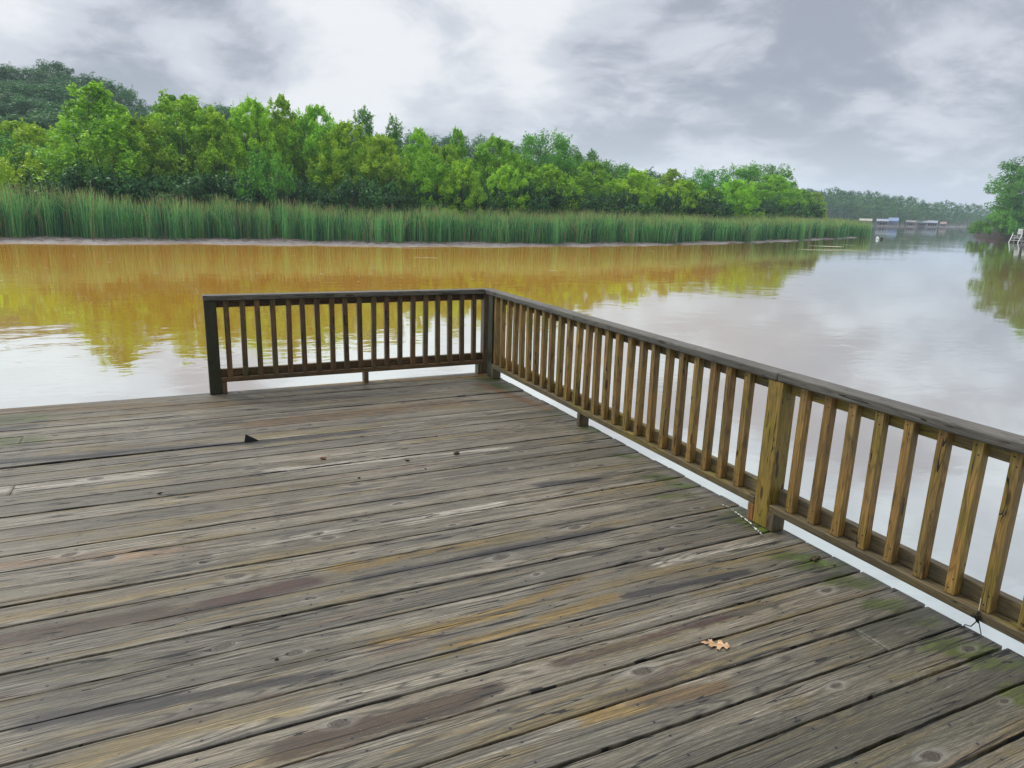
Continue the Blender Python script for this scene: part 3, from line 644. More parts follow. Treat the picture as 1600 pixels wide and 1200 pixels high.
def tree_px(key, name, px, ytop, wpx, back, label, cat='tree', group=None, sink=0.0):
    """a tree stood `back` metres behind the shoreline, its height and spread taken from a survey of the view"""
    # distance along the bearing to the shore
    dd = ray(px, 340)[:2]; dd = dd/np.hypot(*dd); t = 20.0
    while True:
        p = CAM[:2]+dd*t
        if p[1]-shore_y(p[0]) > back or t > 150: break
        t += .25
    ztop = zat(px, ytop, t); z = float(land_z(np.array([p[0]]), np.array([p[1]]))[0])-sink
    z = max(z, WATER-.3)
    return tree(key, name, p[0], p[1], z, (ztop-z)*1.03, wpx/F_PX*t*math.cos(PITCH)*1.16, label, cat, group)

# front row and outstanding trees of the marsh thicket
WG = 'willows and shrubs behind the reed bed'
T = [
 ('cone',168,126,185,11,'tallest bright green willow, pointed, standing left of the thicket behind the reeds'),
 ('willow',232,182,95,12,'green willow tucked against the right side of the tallest willow'),
 ('willow',292,144,120,14,'broad light green willow right of the tallest one, its flat top feathery'),
 ('cone',345,164,95,13,'green willow just left of the small round bush growing out of the reeds'),
 ('willow',402,152,95,15,'tall green willow directly behind the small round bush'),
 ('cone',448,144,95,16,'tall green willow with twin tips right of the small round bush'),
 ('willow',498,162,90,15,'green willow with a dark underside left of the sparse see-through tree'),
 ('airy',571,170,48,17,'sparse thin-leaved grey green tree showing sky through its crown'),
 ('airy',616,184,46,16,'slim dark tree with an open tufted top, just right of the sparse grey green one'),
 ('willow',545,188,90,13,'green willow below and in front of the sparse see-through tree'),
 ('willow',598,212,90,11,'dense round-headed willow below the slim tufted tree'),
 ('cone',655,197,80,14,'bright green willow with a broken outline, right of the slim tufted tree'),
 ('cone',714,196,70,16,'pale feathery willow rising above its neighbours near the middle of the thicket'),
 ('willow',672,240,80,9,'low rounded willow at the foot of the thicket near its middle'),
 ('willow',722,250,75,8,'yellowish rounded willow close to the reeds near the thicket middle'),
 ('willow',772,212,90,14,'yellow green willow with a soft domed top'),
 ('willow',790,256,62,8,'small yellowish willow with a round head close to the reeds'),
 ('midbroad',842,207,80,17,'rich green broad-crowned tree topping the thicket right of its middle'),
 ('midbroad',887,226,48,17,'small dark green tree between the broad-crowned tree and the conical one'),
 ('willow',852,256,85,9,'green willow with a shaded base below the broad-crowned tree'),
 ('airy',921,234,34,18,'narrow conical dark tree poking above the thicket'),
 ('willow',920,252,80,12,'loose yellow green willow below the narrow conical tree'),
 ('midbroad',958,252,60,16,'dark green tree wedged between two yellow green willows'),
 ('willow',990,262,80,10,'wide pale yellow green willow right of the dark wedge tree'),
 ('cone',1045,262,70,15,'green willow with a pointed shoulder behind two small round ones'),
 ('willow',1068,280,60,9,'small round willow left of the egg-shaped bright one'),
 ('midbroad',1105,264,62,16,'dark green broad-leaved tree behind the egg-shaped bright willow'),
 ('willow',1146,279,58,8,'egg-shaped bright yellow green willow standing forward of the row'),
 ('midbroad',1165,260,80,18,'rounded green tree behind and above the egg-shaped willow'),
 ('midbroad',1192,256,72,17,'highest tree at the right end of the thicket, wide and cloud-shaped'),
 ('willow',1205,272,80,12,'green willow in front of the cloud-shaped tree'),
 ('willow',1246,294,54,13,'lower green willow second from the right end of the thicket'),
 ('willow',1271,300,36,13,'last and lowest willow at the right end of the thicket'),
]
for key, px, yt, wp, back, lab in T: tree_px(key, 'broadleaf_tree' if key == 'midbroad' else 'sparse_tree' if key == 'airy' else 'willow_tree', px, yt, wp, back, lab, group=WG)
tree_px('bush', 'shrub', 416, 243, 72, 7, 'small round mid green bush growing at the back edge of the reeds', 'shrub', WG)
tree_px('yellow', 'willow_tree', 52, 190, 105, 22, 'yellow green round tree at far left, behind the dark one', group=WG)
tree_px('midbroad', 'broadleaf_tree', 50, 226, 80, 19, 'dark green tree at far left in front of the yellow green round one', group=WG)
tree_px('midbroad', 'broadleaf_tree', 2, 205, 60, 21, 'green tree cut by the left edge of the photo above the reeds', group=WG)
tree_px('midbroad', 'broadleaf_tree', 85, 262, 50, 20, 'blackish green tree low in the gap left of the tallest willow', group=WG)
tree_px('lowyellow', 'shrub', 36, 252, 80, 10, 'bright lime green shrub low at far left just above the reeds', 'shrub', WG)
tree_px('lowyellow', 'shrub', -4, 262, 44, 10, 'bright lime green shrub cut by the left edge of the photo', 'shrub', WG)
# undergrowth along the foot of the thicket and fillers behind it: nothing tells these apart
for i in range(46):
    px = 110+i*25.5+random.uniform(-8, 8); yt = np.interp(px, [100, 500, 900, 1280], [268, 284, 298, 318])+random.uniform(-10, 10)
    tree_px('under', 'shrub', px, yt, random.uniform(70, 115)*np.interp(px, [100, 1280], [1.15, .6]), random.uniform(7, 9.5), 'low green undergrowth shrub at the foot of the thicket, just behind the reeds', 'shrub', 'undergrowth shrubs behind the reeds')
for i in range(44):
    px = 190+i*24.5+random.uniform(-9, 9); yt = np.interp(px, [130, 292, 448, 560, 714, 842, 960, 1100, 1190, 1270], [200, 170, 176, 205, 225, 232, 265, 280, 275, 308])+random.uniform(0, 22)
    tree_px('willow', 'willow_tree', px, yt, random.uniform(60, 90)*np.interp(px, [100, 1280], [1.1, .6]), random.uniform(15, 21), 'willow filling the middle of the dense green thicket', group='willows filling the thicket')
# wooded hill
HG = 'dark trees covering the wooded hill'
ridge = [(-260,95),(-80,100),(0,104),(60,100),(100,95),(150,112),(200,132),(240,155),(300,160),(350,157),(400,176),(520,196),(640,206),(700,212),(762,207),(850,236),(940,252),(1015,262),(1080,285)]
rx, ry = [a for a, b in ridge], [b for a, b in ridge]
def hill_tree(px, dist, ytop, wm, label, key='broad'):
    p = far(px, dist); z = float(land_z(np.array([p[0]]), np.array([p[1]]))[0])-.3; zt = zat(px, ytop, dist)
    H = max(zt-z, 4.5); tree(key, 'forest_tree', p[0], p[1], z, H, wm, label, group=HG)
for px in list(range(-150, 300, 36))+list(range(310, 1100, 34)):
    hill_tree(px+random.uniform(-8, 8), 158+random.uniform(-6, 6), np.interp(px, rx, ry)+random.uniform(-2, 9), random.uniform(8.5, 11), 'dark green tree on the skyline of the wooded hill')
for row, (dist, dy) in enumerate([(140, 26), (124, 55), (108, 84), (95, 112)]):
    for px in range(-150+row*17, 300, 44):
        hill_tree(px+random.uniform(-12, 12), dist+random.uniform(-4, 4), np.interp(px, rx, ry)+dy+random.uniform(-10, 12), random.uniform(8, 11), 'dark green tree on the slope of the wooded hill')

# ---------------------------------------------------------------- reeds
def reed_mat():
    m, g, out = material('cattail_blades')
    t = g.attr('tint'); hh = g.attr('up')
    c = g.mix(g.st(t, .0, .75), (0.035, 0.145, 0.060), (0.22, 0.53, 0.15)); c = g.mix(g.st(t, .86, .95), c, (0.36, 0.27, 0.13))
    c = g.mix(g.m('MULTIPLY', g.st(hh, .72, 1.0), .65), c, (0.50, 0.56, 0.17))
    p = g.n('ShaderNodeBsdfPrincipled'); g.put(p.inputs['Base Color'], c); p.inputs['Roughness'].default_value = .5; p.inputs['Specular IOR Level'].default_value = .3
    tr = g.n('ShaderNodeBsdfTranslucent'); g.put(tr.inputs[0], c); mx = g.n('ShaderNodeMixShader'); mx.inputs[0].default_value = .3
    g.L.new(p.outputs[0], mx.inputs[1]); g.L.new(tr.outputs[0], mx.inputs[2]); g.L.new(mx.outputs[0], out.inputs[0]); return m
def reeds():
    r = np.random.default_rng(5); xs, ds = [], []
    # clumps along the bank; denser at the front edge
    L = TIPX+48
    nC = 12500
    cx = r.uniform(-48, TIPX-.4, nC); dd = 1.6+8.0*r.uniform(0, 1, nC)**1.5
    front = .5*np.sin(cx*.55)+.35*np.sin(cx*1.7+2)+.2*np.sin(cx*4.3)
    front = front+np.interp(cx, [-48, 5, 25, 60, TIPX], [1.2, .9, -.2, -.7, -1.1])
    cy = shore_y(cx)+dd+front+r.normal(size=nC)*.1
    per = 5; n = nC*per
    X = np.repeat(cx, per)+r.normal(size=n)*.10; Y = np.repeat(cy, per)+r.normal(size=n)*.10
    D = np.repeat(dd, per)
    Z = land_z(X, Y)-.03; Z = np.maximum(Z, WATER-.1)
    H = np.interp(X, [-48, -8, 0, 12, 80], [2.75, 2.45, 2.25, 2.05, 2.05])*r.uniform(.74, 1.05, n)*np.repeat(r.uniform(.89, 1.05, nC)*(1+.07*np.sin(cx*1.3+np.sin(cx*.37)*3)+.05*np.sin(cx*3.9)), per)
    small = r.uniform(size=n) < .10*(D < 2.6); H = np.where(small, H*r.uniform(.35, .7, n), H)
    a = r.uniform(0, 6.283, n); lean = np.abs(r.normal(size=n))*.12+.02; lean = np.where(r.uniform(size=n) < .09, lean+r.uniform(.2, .6, n), lean)
    lx, ly = np.cos(a)*lean*H, np.sin(a)*lean*H; wa = r.uniform(0, 3.14, n); wx, wy = np.cos(wa), np.sin(wa)
    W = r.uniform(.012, .023, n); W = np.where(X > 30, W*1.35, W); lv = [0, .35, .7, 1.0]; wf = [.8, 1.0, .8, .12]
    droop = np.where(lean > .25, .22, .03)
    Vs = []; ups = []
    for t, f in zip(lv, wf):
        px_ = X+lx*t**2; py_ = Y+ly*t**2; pz = Z+H*(t-droop*t**3)
        for sgn in (-1, 1): Vs.append(np.stack([px_+sgn*wx*W*f, py_+sgn*wy*W*f, pz], 1)); ups.append(np.full(n, t))
    V = np.stack(Vs, 1).reshape(-1, 3); up = np.stack(ups, 1).ravel(); b = np.arange(n)*8
    Fc = np.concatenate([np.stack([b+2*i, b+2*i+1, b+2*i+3, b+2*i+2], 1) for i in range(3)])
    cl = .5+.3*np.sin(cx*2.1+1)*np.sin(cx*.7)+.25*np.sin(cx*5.3); tint = np.clip(np.repeat(r.uniform(-.2, .35, nC)+cl*.45, per)+r.uniform(-.2, .25, n), 0, .8); tint = np.where(r.uniform(size=n) < .07, .96, tint)
    o = link('reeds', npmesh('reeds', V, Fc, reed_mat(), {'tint': np.repeat(tint, 8), 'up': up}))
    tag(o, 'dense bed of tall green cattail reeds growing along the muddy far bank', 'reeds', kind='stuff')
    # ripe tan heads
    k = r.choice(n, 4200, replace=False); m, g, out = material('reed_heads'); pbsdf(g, out, (0.34, 0.24, 0.13), .9, .1)
    hx, hy, hz_ = X[k]+lx[k]*.9, Y[k]+ly[k]*.9, Z[k]+H[k]*.96; Vh = []
    hh = r.uniform(.07, .14, len(k)); rr = r.uniform(.012, .02, len(k))
    for z_, q in ((-1, 0.4), (0, 1), (1, .2)):
        for aa in range(4): Vh.append(np.stack([hx+math.cos(aa*1.57)*rr*q, hy+math.sin(aa*1.57)*rr*q, hz_+z_*hh], 1))
    V = np.stack(Vh, 1).reshape(-1, 3); b = np.arange(len(k))*12; Fc = np.concatenate([np.stack([b+l*4+i, b+l*4+(i+1) % 4, b+l*4+4+(i+1) % 4, b+l*4+4+i], 1) for l in (0, 1) for i in range(4)])
    tag(link('reed_heads', npmesh('reed_heads', V, Fc, m)), 'tan seed heads standing at the tips of the reed bed', 'seed heads', kind='stuff')
    # litter on the mud
    n = 5200; x = r.uniform(-48, TIPX, n); d_ = r.uniform(.2, 3.4, n); y = shore_y(x)+d_; z = land_z(x, y)+.025
    keep = z > WATER+.01; x, y, z = x[keep], y[keep], z[keep]; n = len(x); a = r.normal(size=n)*.5; L = r.uniform(.06, .5, n)*.5; w_ = r.uniform(.006, .016, n)
    ux, uy = np.cos(a)*L, np.sin(a)*L; dz_ = r.uniform(-.03, .05, n)
    V = np.stack([np.stack([x-ux, y-uy, z-dz_*0], 1), np.stack([x, y-w_, z+.01], 1), np.stack([x+ux, y+uy, z+np.abs(dz_)], 1), np.stack([x, y+w_, z+.03], 1)], 1).reshape(-1, 3)
    m, g, out = material('dead_reed_litter'); t = g.attr('tint'); pbsdf(g, out, g.mix(t, (.07, .05, .04), (.34, .28, .2)), .8, .2)
    tag(link('reed_litter', npmesh('reed_litter', V, np.arange(4*n).reshape(n, 4), m, {'tint': np.repeat(r.uniform(0, 1, n)**2, 4)})), 'dead reed stalks and litter strewn on the wet mud below the reeds', 'litter', kind='stuff')
reeds()

# ---------------------------------------------------------------- far shore at the right
def far_shore():
    pts = [(1150, 250), (1230, 255), (1300, 258), (1380, 262), (1440, 285), (1490, 320), (1530, 380), (1580, 470), (1700, 600), (1900, 700)]
    xy = np.array([far(px, d_)[:2] for px, d_ in pts]); back = np.array([far(px, d_+170)[:2] for px, d_ in pts]); n = len(pts)
    rows = []; lv = [(-.02, -1.0), (0, -.02), (.03, .5), (.12, 1.2), (.3, 3), (.6, 5), (1, 6)]
    V = [(*(xy[i]+(back[i]-xy[i])*t), WATER+z) for t, z in lv for i in range(n)]
    Fc = [(r_*n+i, r_*n+i+1, (r_+1)*n+i+1, (r_+1)*n+i) for r_ in range(len(lv)-1) for i in range(n-1)]
    tag(link('far_bank', npmesh('far_bank', V, Fc, M_MUD, smooth=True)), kind='structure')
    r = np.random.default_rng(77); Cc, Nn, Ss, Tt = [], [], [], []; mb = MB()
    prof_x = [1150, 1245, 1280, 1330, 1370, 1400, 1440, 1470, 1500, 1545, 1600, 1700]; prof_y = [288, 286, 291, 294, 299, 303, 309, 313, 316, 321, 325, 330]
    for row in range(5):
        for px in np.arange(1150, 1680, 6.5 if row < 4 else 5):
            px = px+r.uniform(-4, 4); d0 = np.interp(px, [a for a, b in pts], [b for a, b in pts]); dist = d0+3+row*11+r.uniform(-3, 3)
            gz = WATER+.5+row*.5; p = far(px, dist); yt = np.interp(px, prof_x, prof_y)+(4-row)*4.5+r.uniform(-2.5, 3.0)
            H = max(zat(px, yt, dist)-gz, 4)*r.uniform(.9, 1.04); R = H*r.uniform(.20, .30)*.9
            tint = r.uniform(0, .85)
            for c in range(15):
                t = r.uniform(.15, .97); a = r.uniform(0, 6.28); q = R*math.sqrt(max(.08, 1-((t-.55)/.5)**2))*math.sqrt(r.uniform(.1, 1))
                cc = np.array([p[0]+q*math.cos(a), p[1]+q*math.sin(a), gz+t*H*.94]); k = 30; v = r.normal(size=(k, 3)); v /= np.linalg.norm(v, axis=1, keepdims=True)
                Cc.append(cc+v*np.array([1, 1, .85])*H*.11*r.uniform(.6, 1, k)[:, None]); Nn.append(v+np.array([0, 0, .4])+r.normal(size=(k, 3))*.4); Ss.append(r.uniform(.25, .5, k)*(H/14)); Tt.append(np.clip(tint+r.normal(size=k)*.1, 0, 1))
            if row < 2: mb.tube([(p[0], p[1], gz-.5), (p[0]+r.uniform(-.3, .3), p[1], gz+H*.7)], [.22, .08], 5, False)
    V, Fc = leaves(np.concatenate(Cc), np.concatenate(Nn), np.concatenate(Ss), r, .6)
    o = link('far_forest', npmesh('far_forest', V, Fc, M_FAR, {'tint': np.repeat(np.concatenate(Tt), 4)}))
    tag(o, 'hazy bluish forest covering the far shore across the lake', 'forest', kind='stuff')
    m, g, out = material('far_trunks'); pbsdf(g, out, (.2, .19, .17), .9, .1); mb.build('far_forest_trunks', m); tag(bpy.data.objects['far_forest_trunks'], 'pale trunks of the forest on the far shore', 'tree trunks', kind='stuff')
far_shore()
def plain(name, col, rough=.6, spec=.3, nscale=4, amt=.25):
    m, g, out = material(name); n = g.noise(g.n('ShaderNodeTexCoord').outputs['Object'], nscale, 4, .6)
    pbsdf(g, out, g.scale(g.mix(0, col, col), g.lin(n, .3, .7, 1-amt, 1+amt)), rough, spec); return m
M_BLUE = plain('blue_metal_siding', (.16, .23, .36)); M_ROOFL = plain('pale_metal_roof', (.25, .29, .33), .6); M_TAN = plain('tan_roof', (.36, .34, .27)); M_RED = plain('red_brown_roof', (.26, .18, .16)); M_GREYW = plain('grey_dock_wood', (.28, .26, .24), .8); M_DARK = plain('dark_interior', (.04, .045, .06), .9); M_WHITE = plain('white_plastic', (.78, .77, .72), .5)  # blue, red, tan and pale-roof colours dulled to put distance haze into them
def boathouse(px0, px1, ytop, dist, roofm, wallm, label, ywater=None, open_=True, depth=6.0, eave=.55, name='boathouse'):
    a, b = far(px0, dist), far(px1, dist); L = float(np.hypot(*(b-a)[:2])); mid = (a+b)/2; rz = math.atan2(b[1]-a[1], b[0]-a[0])
    root = empty(name, (mid[0], mid[1], WATER), rz); tag(root, label, 'boathouse', 'boathouses along the far shore')
    top = zat((px0+px1)/2, ytop, dist)-WATER; wh = top*eave
    MB().box((-L/2, 0, .28), (L/2, depth, .45)).build('dock', M_GREYW, root)
    MB().prism([(-.25, wh), (depth/2, top), (depth+.25, wh), (depth+.25, wh+.12), (depth/2, top+.12), (-.25, wh+.12)], -L/2-.15, L/2+.15).build('roof', roofm, root)
    for i in range(5):
        x = -L/2+.1+(L-.2)*i/4
        MB().box((x-.07, .05, -1), (x+.07, .19, wh)).build('post', M_GREYW, root)
    w_ = MB().box((-L/2+.02, depth-.2, .45), (L/2-.02, depth-.1, wh)); w_.box((-L/2+.02, .3, .45), (-L/2+.1, depth-.2, wh))
    w_.build('wall', wallm, root)
    if not open_: MB().box((-L/2+.2, .25, .45), (L/2-.2, .35, wh)).build('front_wall', wallm, root)
    MB().box((-L*.22, 1.0, .46), (L*.18, depth-1, min(wh*.75, 1.5))).build('inner_box', M_DARK, root)  # near-black block in the middle of the boathouse
boathouse(1344, 1363, 342.2, 235, M_TAN, M_GREYW, 'pale tan roofed shed showing just above the tip of the reeds', depth=5, eave=.72)
boathouse(1371, 1389, 342.6, 250, M_ROOFL, M_BLUE, 'low open boathouse with pale roof joined to the left of the blue one', eave=.7)
boathouse(1389.5, 1404, 340.6, 252, M_BLUE, M_BLUE, 'taller blue metal boathouse on the far shore', open_=False, eave=.62)
boathouse(1417, 1432, 345.2, 272, M_GREYW, M_RED, 'weathered low dock shelter between the blue boathouse and the pale-roofed ones', eave=.75)
boathouse(1435, 1450, 345.4, 285, M_ROOFL, M_GREYW, 'left one of two side by side boathouses with pale metal roofs', eave=.7)
boathouse(1451, 1466, 345.2, 285, M_ROOFL, M_DARK, 'right one of two side by side boathouses, its pale roof the brighter', eave=.66)
boathouse(1471, 1480, 347.0, 300, M_RED, M_RED, 'small red boathouse, rightmost on the far shore', open_=False, eave=.6)

# ---------------------------------------------------------------- right bank
def right_bank():
    front = [hit(px, py, WATER)[:2] for px, py in [(1521, 366), (1526, 369), (1545, 371), (1575, 372.5), (1640, 375), (1800, 382), (2100, 395)]]
    front = np.array(front); ctr = front.mean(0)
    bx = np.array([front[0]+np.array([30, 14]), *(front[1:]+np.array([36, 19]))])
    lv = [(-.03, -.8), (0, -.03), (.004, .55), (.03, .8), (.2, 1.3), (1, 2.5)]; n = len(front)
    V = [(*(front[i]+(bx[i]-front[i])*t), WATER+z) for t, z in lv for i in range(n)]
    Fc = [(r_*n+i, r_*n+i+1, (r_+1)*n+i+1, (r_+1)*n+i) for r_ in range(len(lv)-1) for i in range(n-1)]
    m, g, out = material('eroded_bank_soil'); nn = g.noise(g.n('ShaderNodeNewGeometry').outputs['Position'], 2.5, 5, .7); pbsdf(g, out, g.mix(nn, (.02, .016, .012), (.06, .046, .034)), .8, .2, bump(g, nn, 1, .1))
    tag(link('right_bank', npmesh('right_bank', V, Fc, m)), kind='structure')
right_bank()
def bank_tree(key, name, px, dist, ytop, wpx, label, cat='tree', zb=.6, group='trees and bushes on the right bank'):
    p = far(px, dist); z = WATER+zb; tree(key, name, p[0], p[1], z, zat(px, ytop, dist)-z, wpx/F_PX*dist, label, cat, group)
for i in range(2): proto('bank', 91+i, 14, 6.2, 'broad', leaf_mat('bank_tree_leaves_%d' % i, (0.04, 0.145, 0.02), (0.16, 0.37, 0.035), .015))
bank_tree('bank', 'broadleaf_tree', 1614, 132, 236, 110, 'large green tree leaning out over the water at the right edge of the photo')
bank_tree('bank', 'broadleaf_tree', 1662, 138, 215, 130, 'big green tree mostly outside the right edge of the photo')
bank_tree('bank', 'broadleaf_tree', 1604, 129, 262, 72, 'leafy green tree filling the lower left side of the large leaning one')
bank_tree('midbroad', 'broadleaf_tree', 1592, 138, 300, 56, 'dark lower tree beneath the large leaning tree on the right bank')
bank_tree('bush', 'shrub', 1534, 127, 344, 27, 'light green bush at the tip of the right bank', 'shrub')
bank_tree('bush', 'shrub', 1550, 128, 337, 32, 'green bush second from the tip of the right bank', 'shrub')
bank_tree('bush', 'shrub', 1568, 127, 330, 36, 'green bush below the leaning tree on the right bank', 'shrub')
bank_tree('bush', 'shrub', 1590, 127, 328, 40, 'dark bush right behind the small white-chaired dock', 'shrub')
bank_tree('bush', 'shrub', 1612, 126, 330, 40, 'dark bush right of the small dock, at the photo edge', 'shrub')
# small dock with white chairs
def small_dock():
    dist = 106.5; p = far(1598, dist); rz = math.atan2((far(1600, dist)-far(1590, dist))[1], (far(1600, dist)-far(1590, dist))[0])
    root = empty('boat_dock', (p[0], p[1], WATER), rz); tag(root, 'small grey wooden boat dock at the right edge of the photo below the trees', 'dock')
    mb = MB()
    for i in range(14): mb.box((-.5+i*.30, 0, .55), (-.5+i*.30+.28, 2.6, .59))
    mb.build('decking', M_GREYW, root)
    for z in (.25, -.02+.1): MB().box((.2, -.03, z), (3.6, .02, z+.12)).build('cross_board', M_GREYW, root)
    for x in (-.42, .35, 1.8, 3.4): MB().box((x-.05, .03, -1), (x+.05, .13, .55)).build('pile', M_GREYW, root)
    # leaning ladder
    lad = empty('ladder', (-.1, -.05, 0)); lad.parent = root; del lad
    for x in (-.75, .15):
        MB().tube([(x-.22, -.45, -.25), (x+.05, -.05, .75), (x+.10, .02, 1.15)], .045, 8).build('ladder_rail', M_WHITE, root)
    for k in range(3): MB().box((-.78+.06*k, -.32+.1*k, .25+.25*k), (.22+.04*k, -.24+.1*k, .29+.25*k)).build('ladder_rung', M_WHITE, root)
    def chair(x, y, lab):
        c = empty('garden_chair', tuple(root.matrix_world @ Vector((0, 0, 0))), rz)
        q = Matrix.Translation(Vector(root.location)) @ Matrix.Rotation(rz, 4, 'Z') @ Vector((x, y, .59)); c.location = q
        tag(c, lab, 'chair', 'white chairs on the small dock')
        MB().box((-.25, -.25, .38), (.25, .25, .43)).build('seat', M_WHITE, c, bevel=.01)
        bk = MB()
        for i in range(5): bk.box((-.24+i*.1, .25, .43), (-.17+i*.1, .29, .98))
        bk.box((-.26, .24, .95), (.26, .30, 1.02)); bk.build('backrest', M_WHITE, c)
        for sx in (-1, 1):
            MB().box((sx*.27-.02, -.25, .60), (sx*.27+.02, .27, .64)).build('armrest', M_WHITE, c)
            for sy in (-1, 1): MB().box((sx*.23-.02, sy*.22-.02, 0), (sx*.23+.02, sy*.22+.02, .62)).build('leg', M_WHITE, c)
    chair(.05, .8, 'white garden chair on the small dock, the left one'); chair(.85, .9, 'white garden chair on the small dock, the right one at the photo edge')
small_dock()
if 'ladder' in bpy.data.objects: bpy.data.objects.remove(bpy.data.objects['ladder'])

# ---------------------------------------------------------------- things floating
def blob(name, p, s, mat, label, cat, squash=.6, seed=0, group=None):
    r = random.Random(seed); import bmesh
    bm = bmesh.new(); bmesh.ops.create_icosphere(bm, subdivisions=2, radius=1)
    for v in bm.verts: v.co *= 1+.18*math.sin(v.co.x*3+seed)+.1*math.sin(v.co.y*5+seed); v.co.x *= s[0]; v.co.y *= s[1]; v.co.z *= s[2]
    me = bpy.data.meshes.new(name); bm.to_mesh(me); bm.free(); me.materials.append(mat); me.polygons.foreach_set('use_smooth', [True]*len(me.polygons))
    o = link(name, me); o.location = p; tag(o, label, cat, group); return o
M_BLK = plain('black_rubber', (.02, .02, .02), .5)
p = hit(1370.5, 374, WATER); blob('buoy', tuple(p+[0, 0, .08]), (.24, .16, .20), M_WHITE, 'small white float on the water just off the tip of the reeds', 'buoy', seed=1)
p = hit(1377.5, 374, WATER); blob('buoy', tuple(p+[0, 0, .08]), (.17, .14, .18), M_BLK, 'small black float right beside the white one off the reed tip', 'buoy', seed=2)
def scum():
    r = np.random.default_rng(3); V = []; Fc = []
    spots = [(1295, 385, 1.3, .5), (1290, 391, 2.2, .25), (1312, 390, 1.6, .2), (1325, 383, .7, .15), (1384, 365.5, 1.6, .5), (1410, 363.5, .6, .3), (1412, 373.5, .6, .2), (1400, 355, 6, .9), (662, 402.5, .55, .05), (676, 403.2, .3, .05), (863, 423, .13, .06), (1018, 393, .2, .1), (1050, 417, .3, .03),
             (1205, 416, .25, .02), (640, 388, 1.0, .06), (740, 386.5, 1.6, .08), (1500, 367, .5, .2), (560, 440, .04, .03)]
    spots += [(r.uniform(0, 1350), r.uniform(388, 440), r.uniform(.03, .09), r.uniform(.02, .05)) for _ in range(60)]
    for px, py, a, b in spots:
        c = hit(px, py, WATER); n0 = len(V); n = 14; ph = r.uniform(0, 6)
        ax = R2[:2]/np.hypot(*R2[:2]); ay = np.array([-ax[1], ax[0]])
        for i in range(n):
            t = 6.283*i/n; q = 1+.25*math.sin(3*t+ph)+.15*math.sin(5*t+ph); o2 = c[:2]+ax*math.cos(t)*a*q+ay*math.sin(t)*b*q; V.append((o2[0], o2[1], WATER+.006))
        Fc.append(list(range(n0, n0+n)))
    m, g, out = material('pale_floating_scum'); nn = g.noise(g.n('ShaderNodeNewGeometry').outputs['Position'], 8, 3, .7); pbsdf(g, out, g.mix(nn, (.42, .40, .26), (.62, .58, .42)), .7, .3)
    me = bpy.data.meshes.new('floating_debris'); me.from_pydata([tuple(map(float, v)) for v in V], [], Fc); me.materials.append(m)
    tag(link('floating_debris', me), 'pale scum patches and bits of leaf floating on the muddy water', 'debris', kind='stuff')
scum()

# ---------------------------------------------------------------- small things on the deck
def oak_leaf():
    # outline read in the leaf's own plane: x from stalk (0) to tip, y sideways
    half = [(0, .004), (.010, .016), (.013, .030), (.022, .020), (.026, .009), (.034, .014), (.044, .040), (.049, .034), (.056, .037), (.054, .020), (.052, .010), (.064, .014), (.078, .034), (.082, .026), (.090, .027), (.084, .013), (.082, .006), (.094, .008), (.104, .016), (.104, .008), (.114, .005), (.120, .001)]
    oth = [(0, .004), (.006, .013), (.010, .026), (.014, .022), (.020, .010), (.026, .010), (.030, .024), (.034, .034), (.040, .030), (.046, .033), (.050, .012), (.058, .008), (.070, .016), (.074, .030), (.080, .022), (.088, .024), (.086, .008), (.094, .006), (.106, .010), (.114, .004)]
    V = []; Fc = []
    pts = [(x, y) for x, y in half]+[(x, -y) for x, y in reversed(oth)]
    import bmesh; bm = bmesh.new(); vs = [bm.verts.new((x, y, .005+.5*x*x*.35+abs(y)*.10+.002*math.sin(x*90))) for x, y in pts]; bm.faces.new(vs)
    bmesh.ops.triangulate(bm, faces=bm.faces[:])
    root = empty('oak_leaf', tuple(hit(1140, 1013)+[0, 0, .002])); m, g, out = material('dry_oak_leaf'); nn = g.noise(g.n('ShaderNodeTexCoord').outputs['Object'], 60, 4, .6)
    pbsdf(g, out, g.mix(g.st(nn, .3, .7), (.42, .25, .13), (.54, .36, .21)), .6, .3)
    me = bpy.data.meshes.new('leaf_blade'); bm.to_mesh(me); bm.free(); me.materials.append(m); o = link('leaf_blade', me, root); s_ = o.modifiers.new('t', 'SOLIDIFY'); s_.thickness = .0006
    mb = MB(); mb.tube([(.118, 0, .012), (.06, 0, .0085), (0, 0, .007), (-.012, -.001, .005), (-.028, -.003, .003)], [.0004, .0007, .0010, .0010, .0013], 5); mb.build('stalk', plain('leaf_stalk', (.35, .19, .10)), root)
    a, b = hit(1141, 1014), hit(1096, 1007); root.rotation_euler = (0, 0, math.atan2(b[1]-a[1], b[0]-a[0])); root.scale = (1.0,)*3
    tag(root, 'dry tan lobed oak leaf lying on the deck boards', 'leaf')
    L = np.hypot(*(b-a)[:2]); root.scale = (L/.118,)*3
oak_leaf()
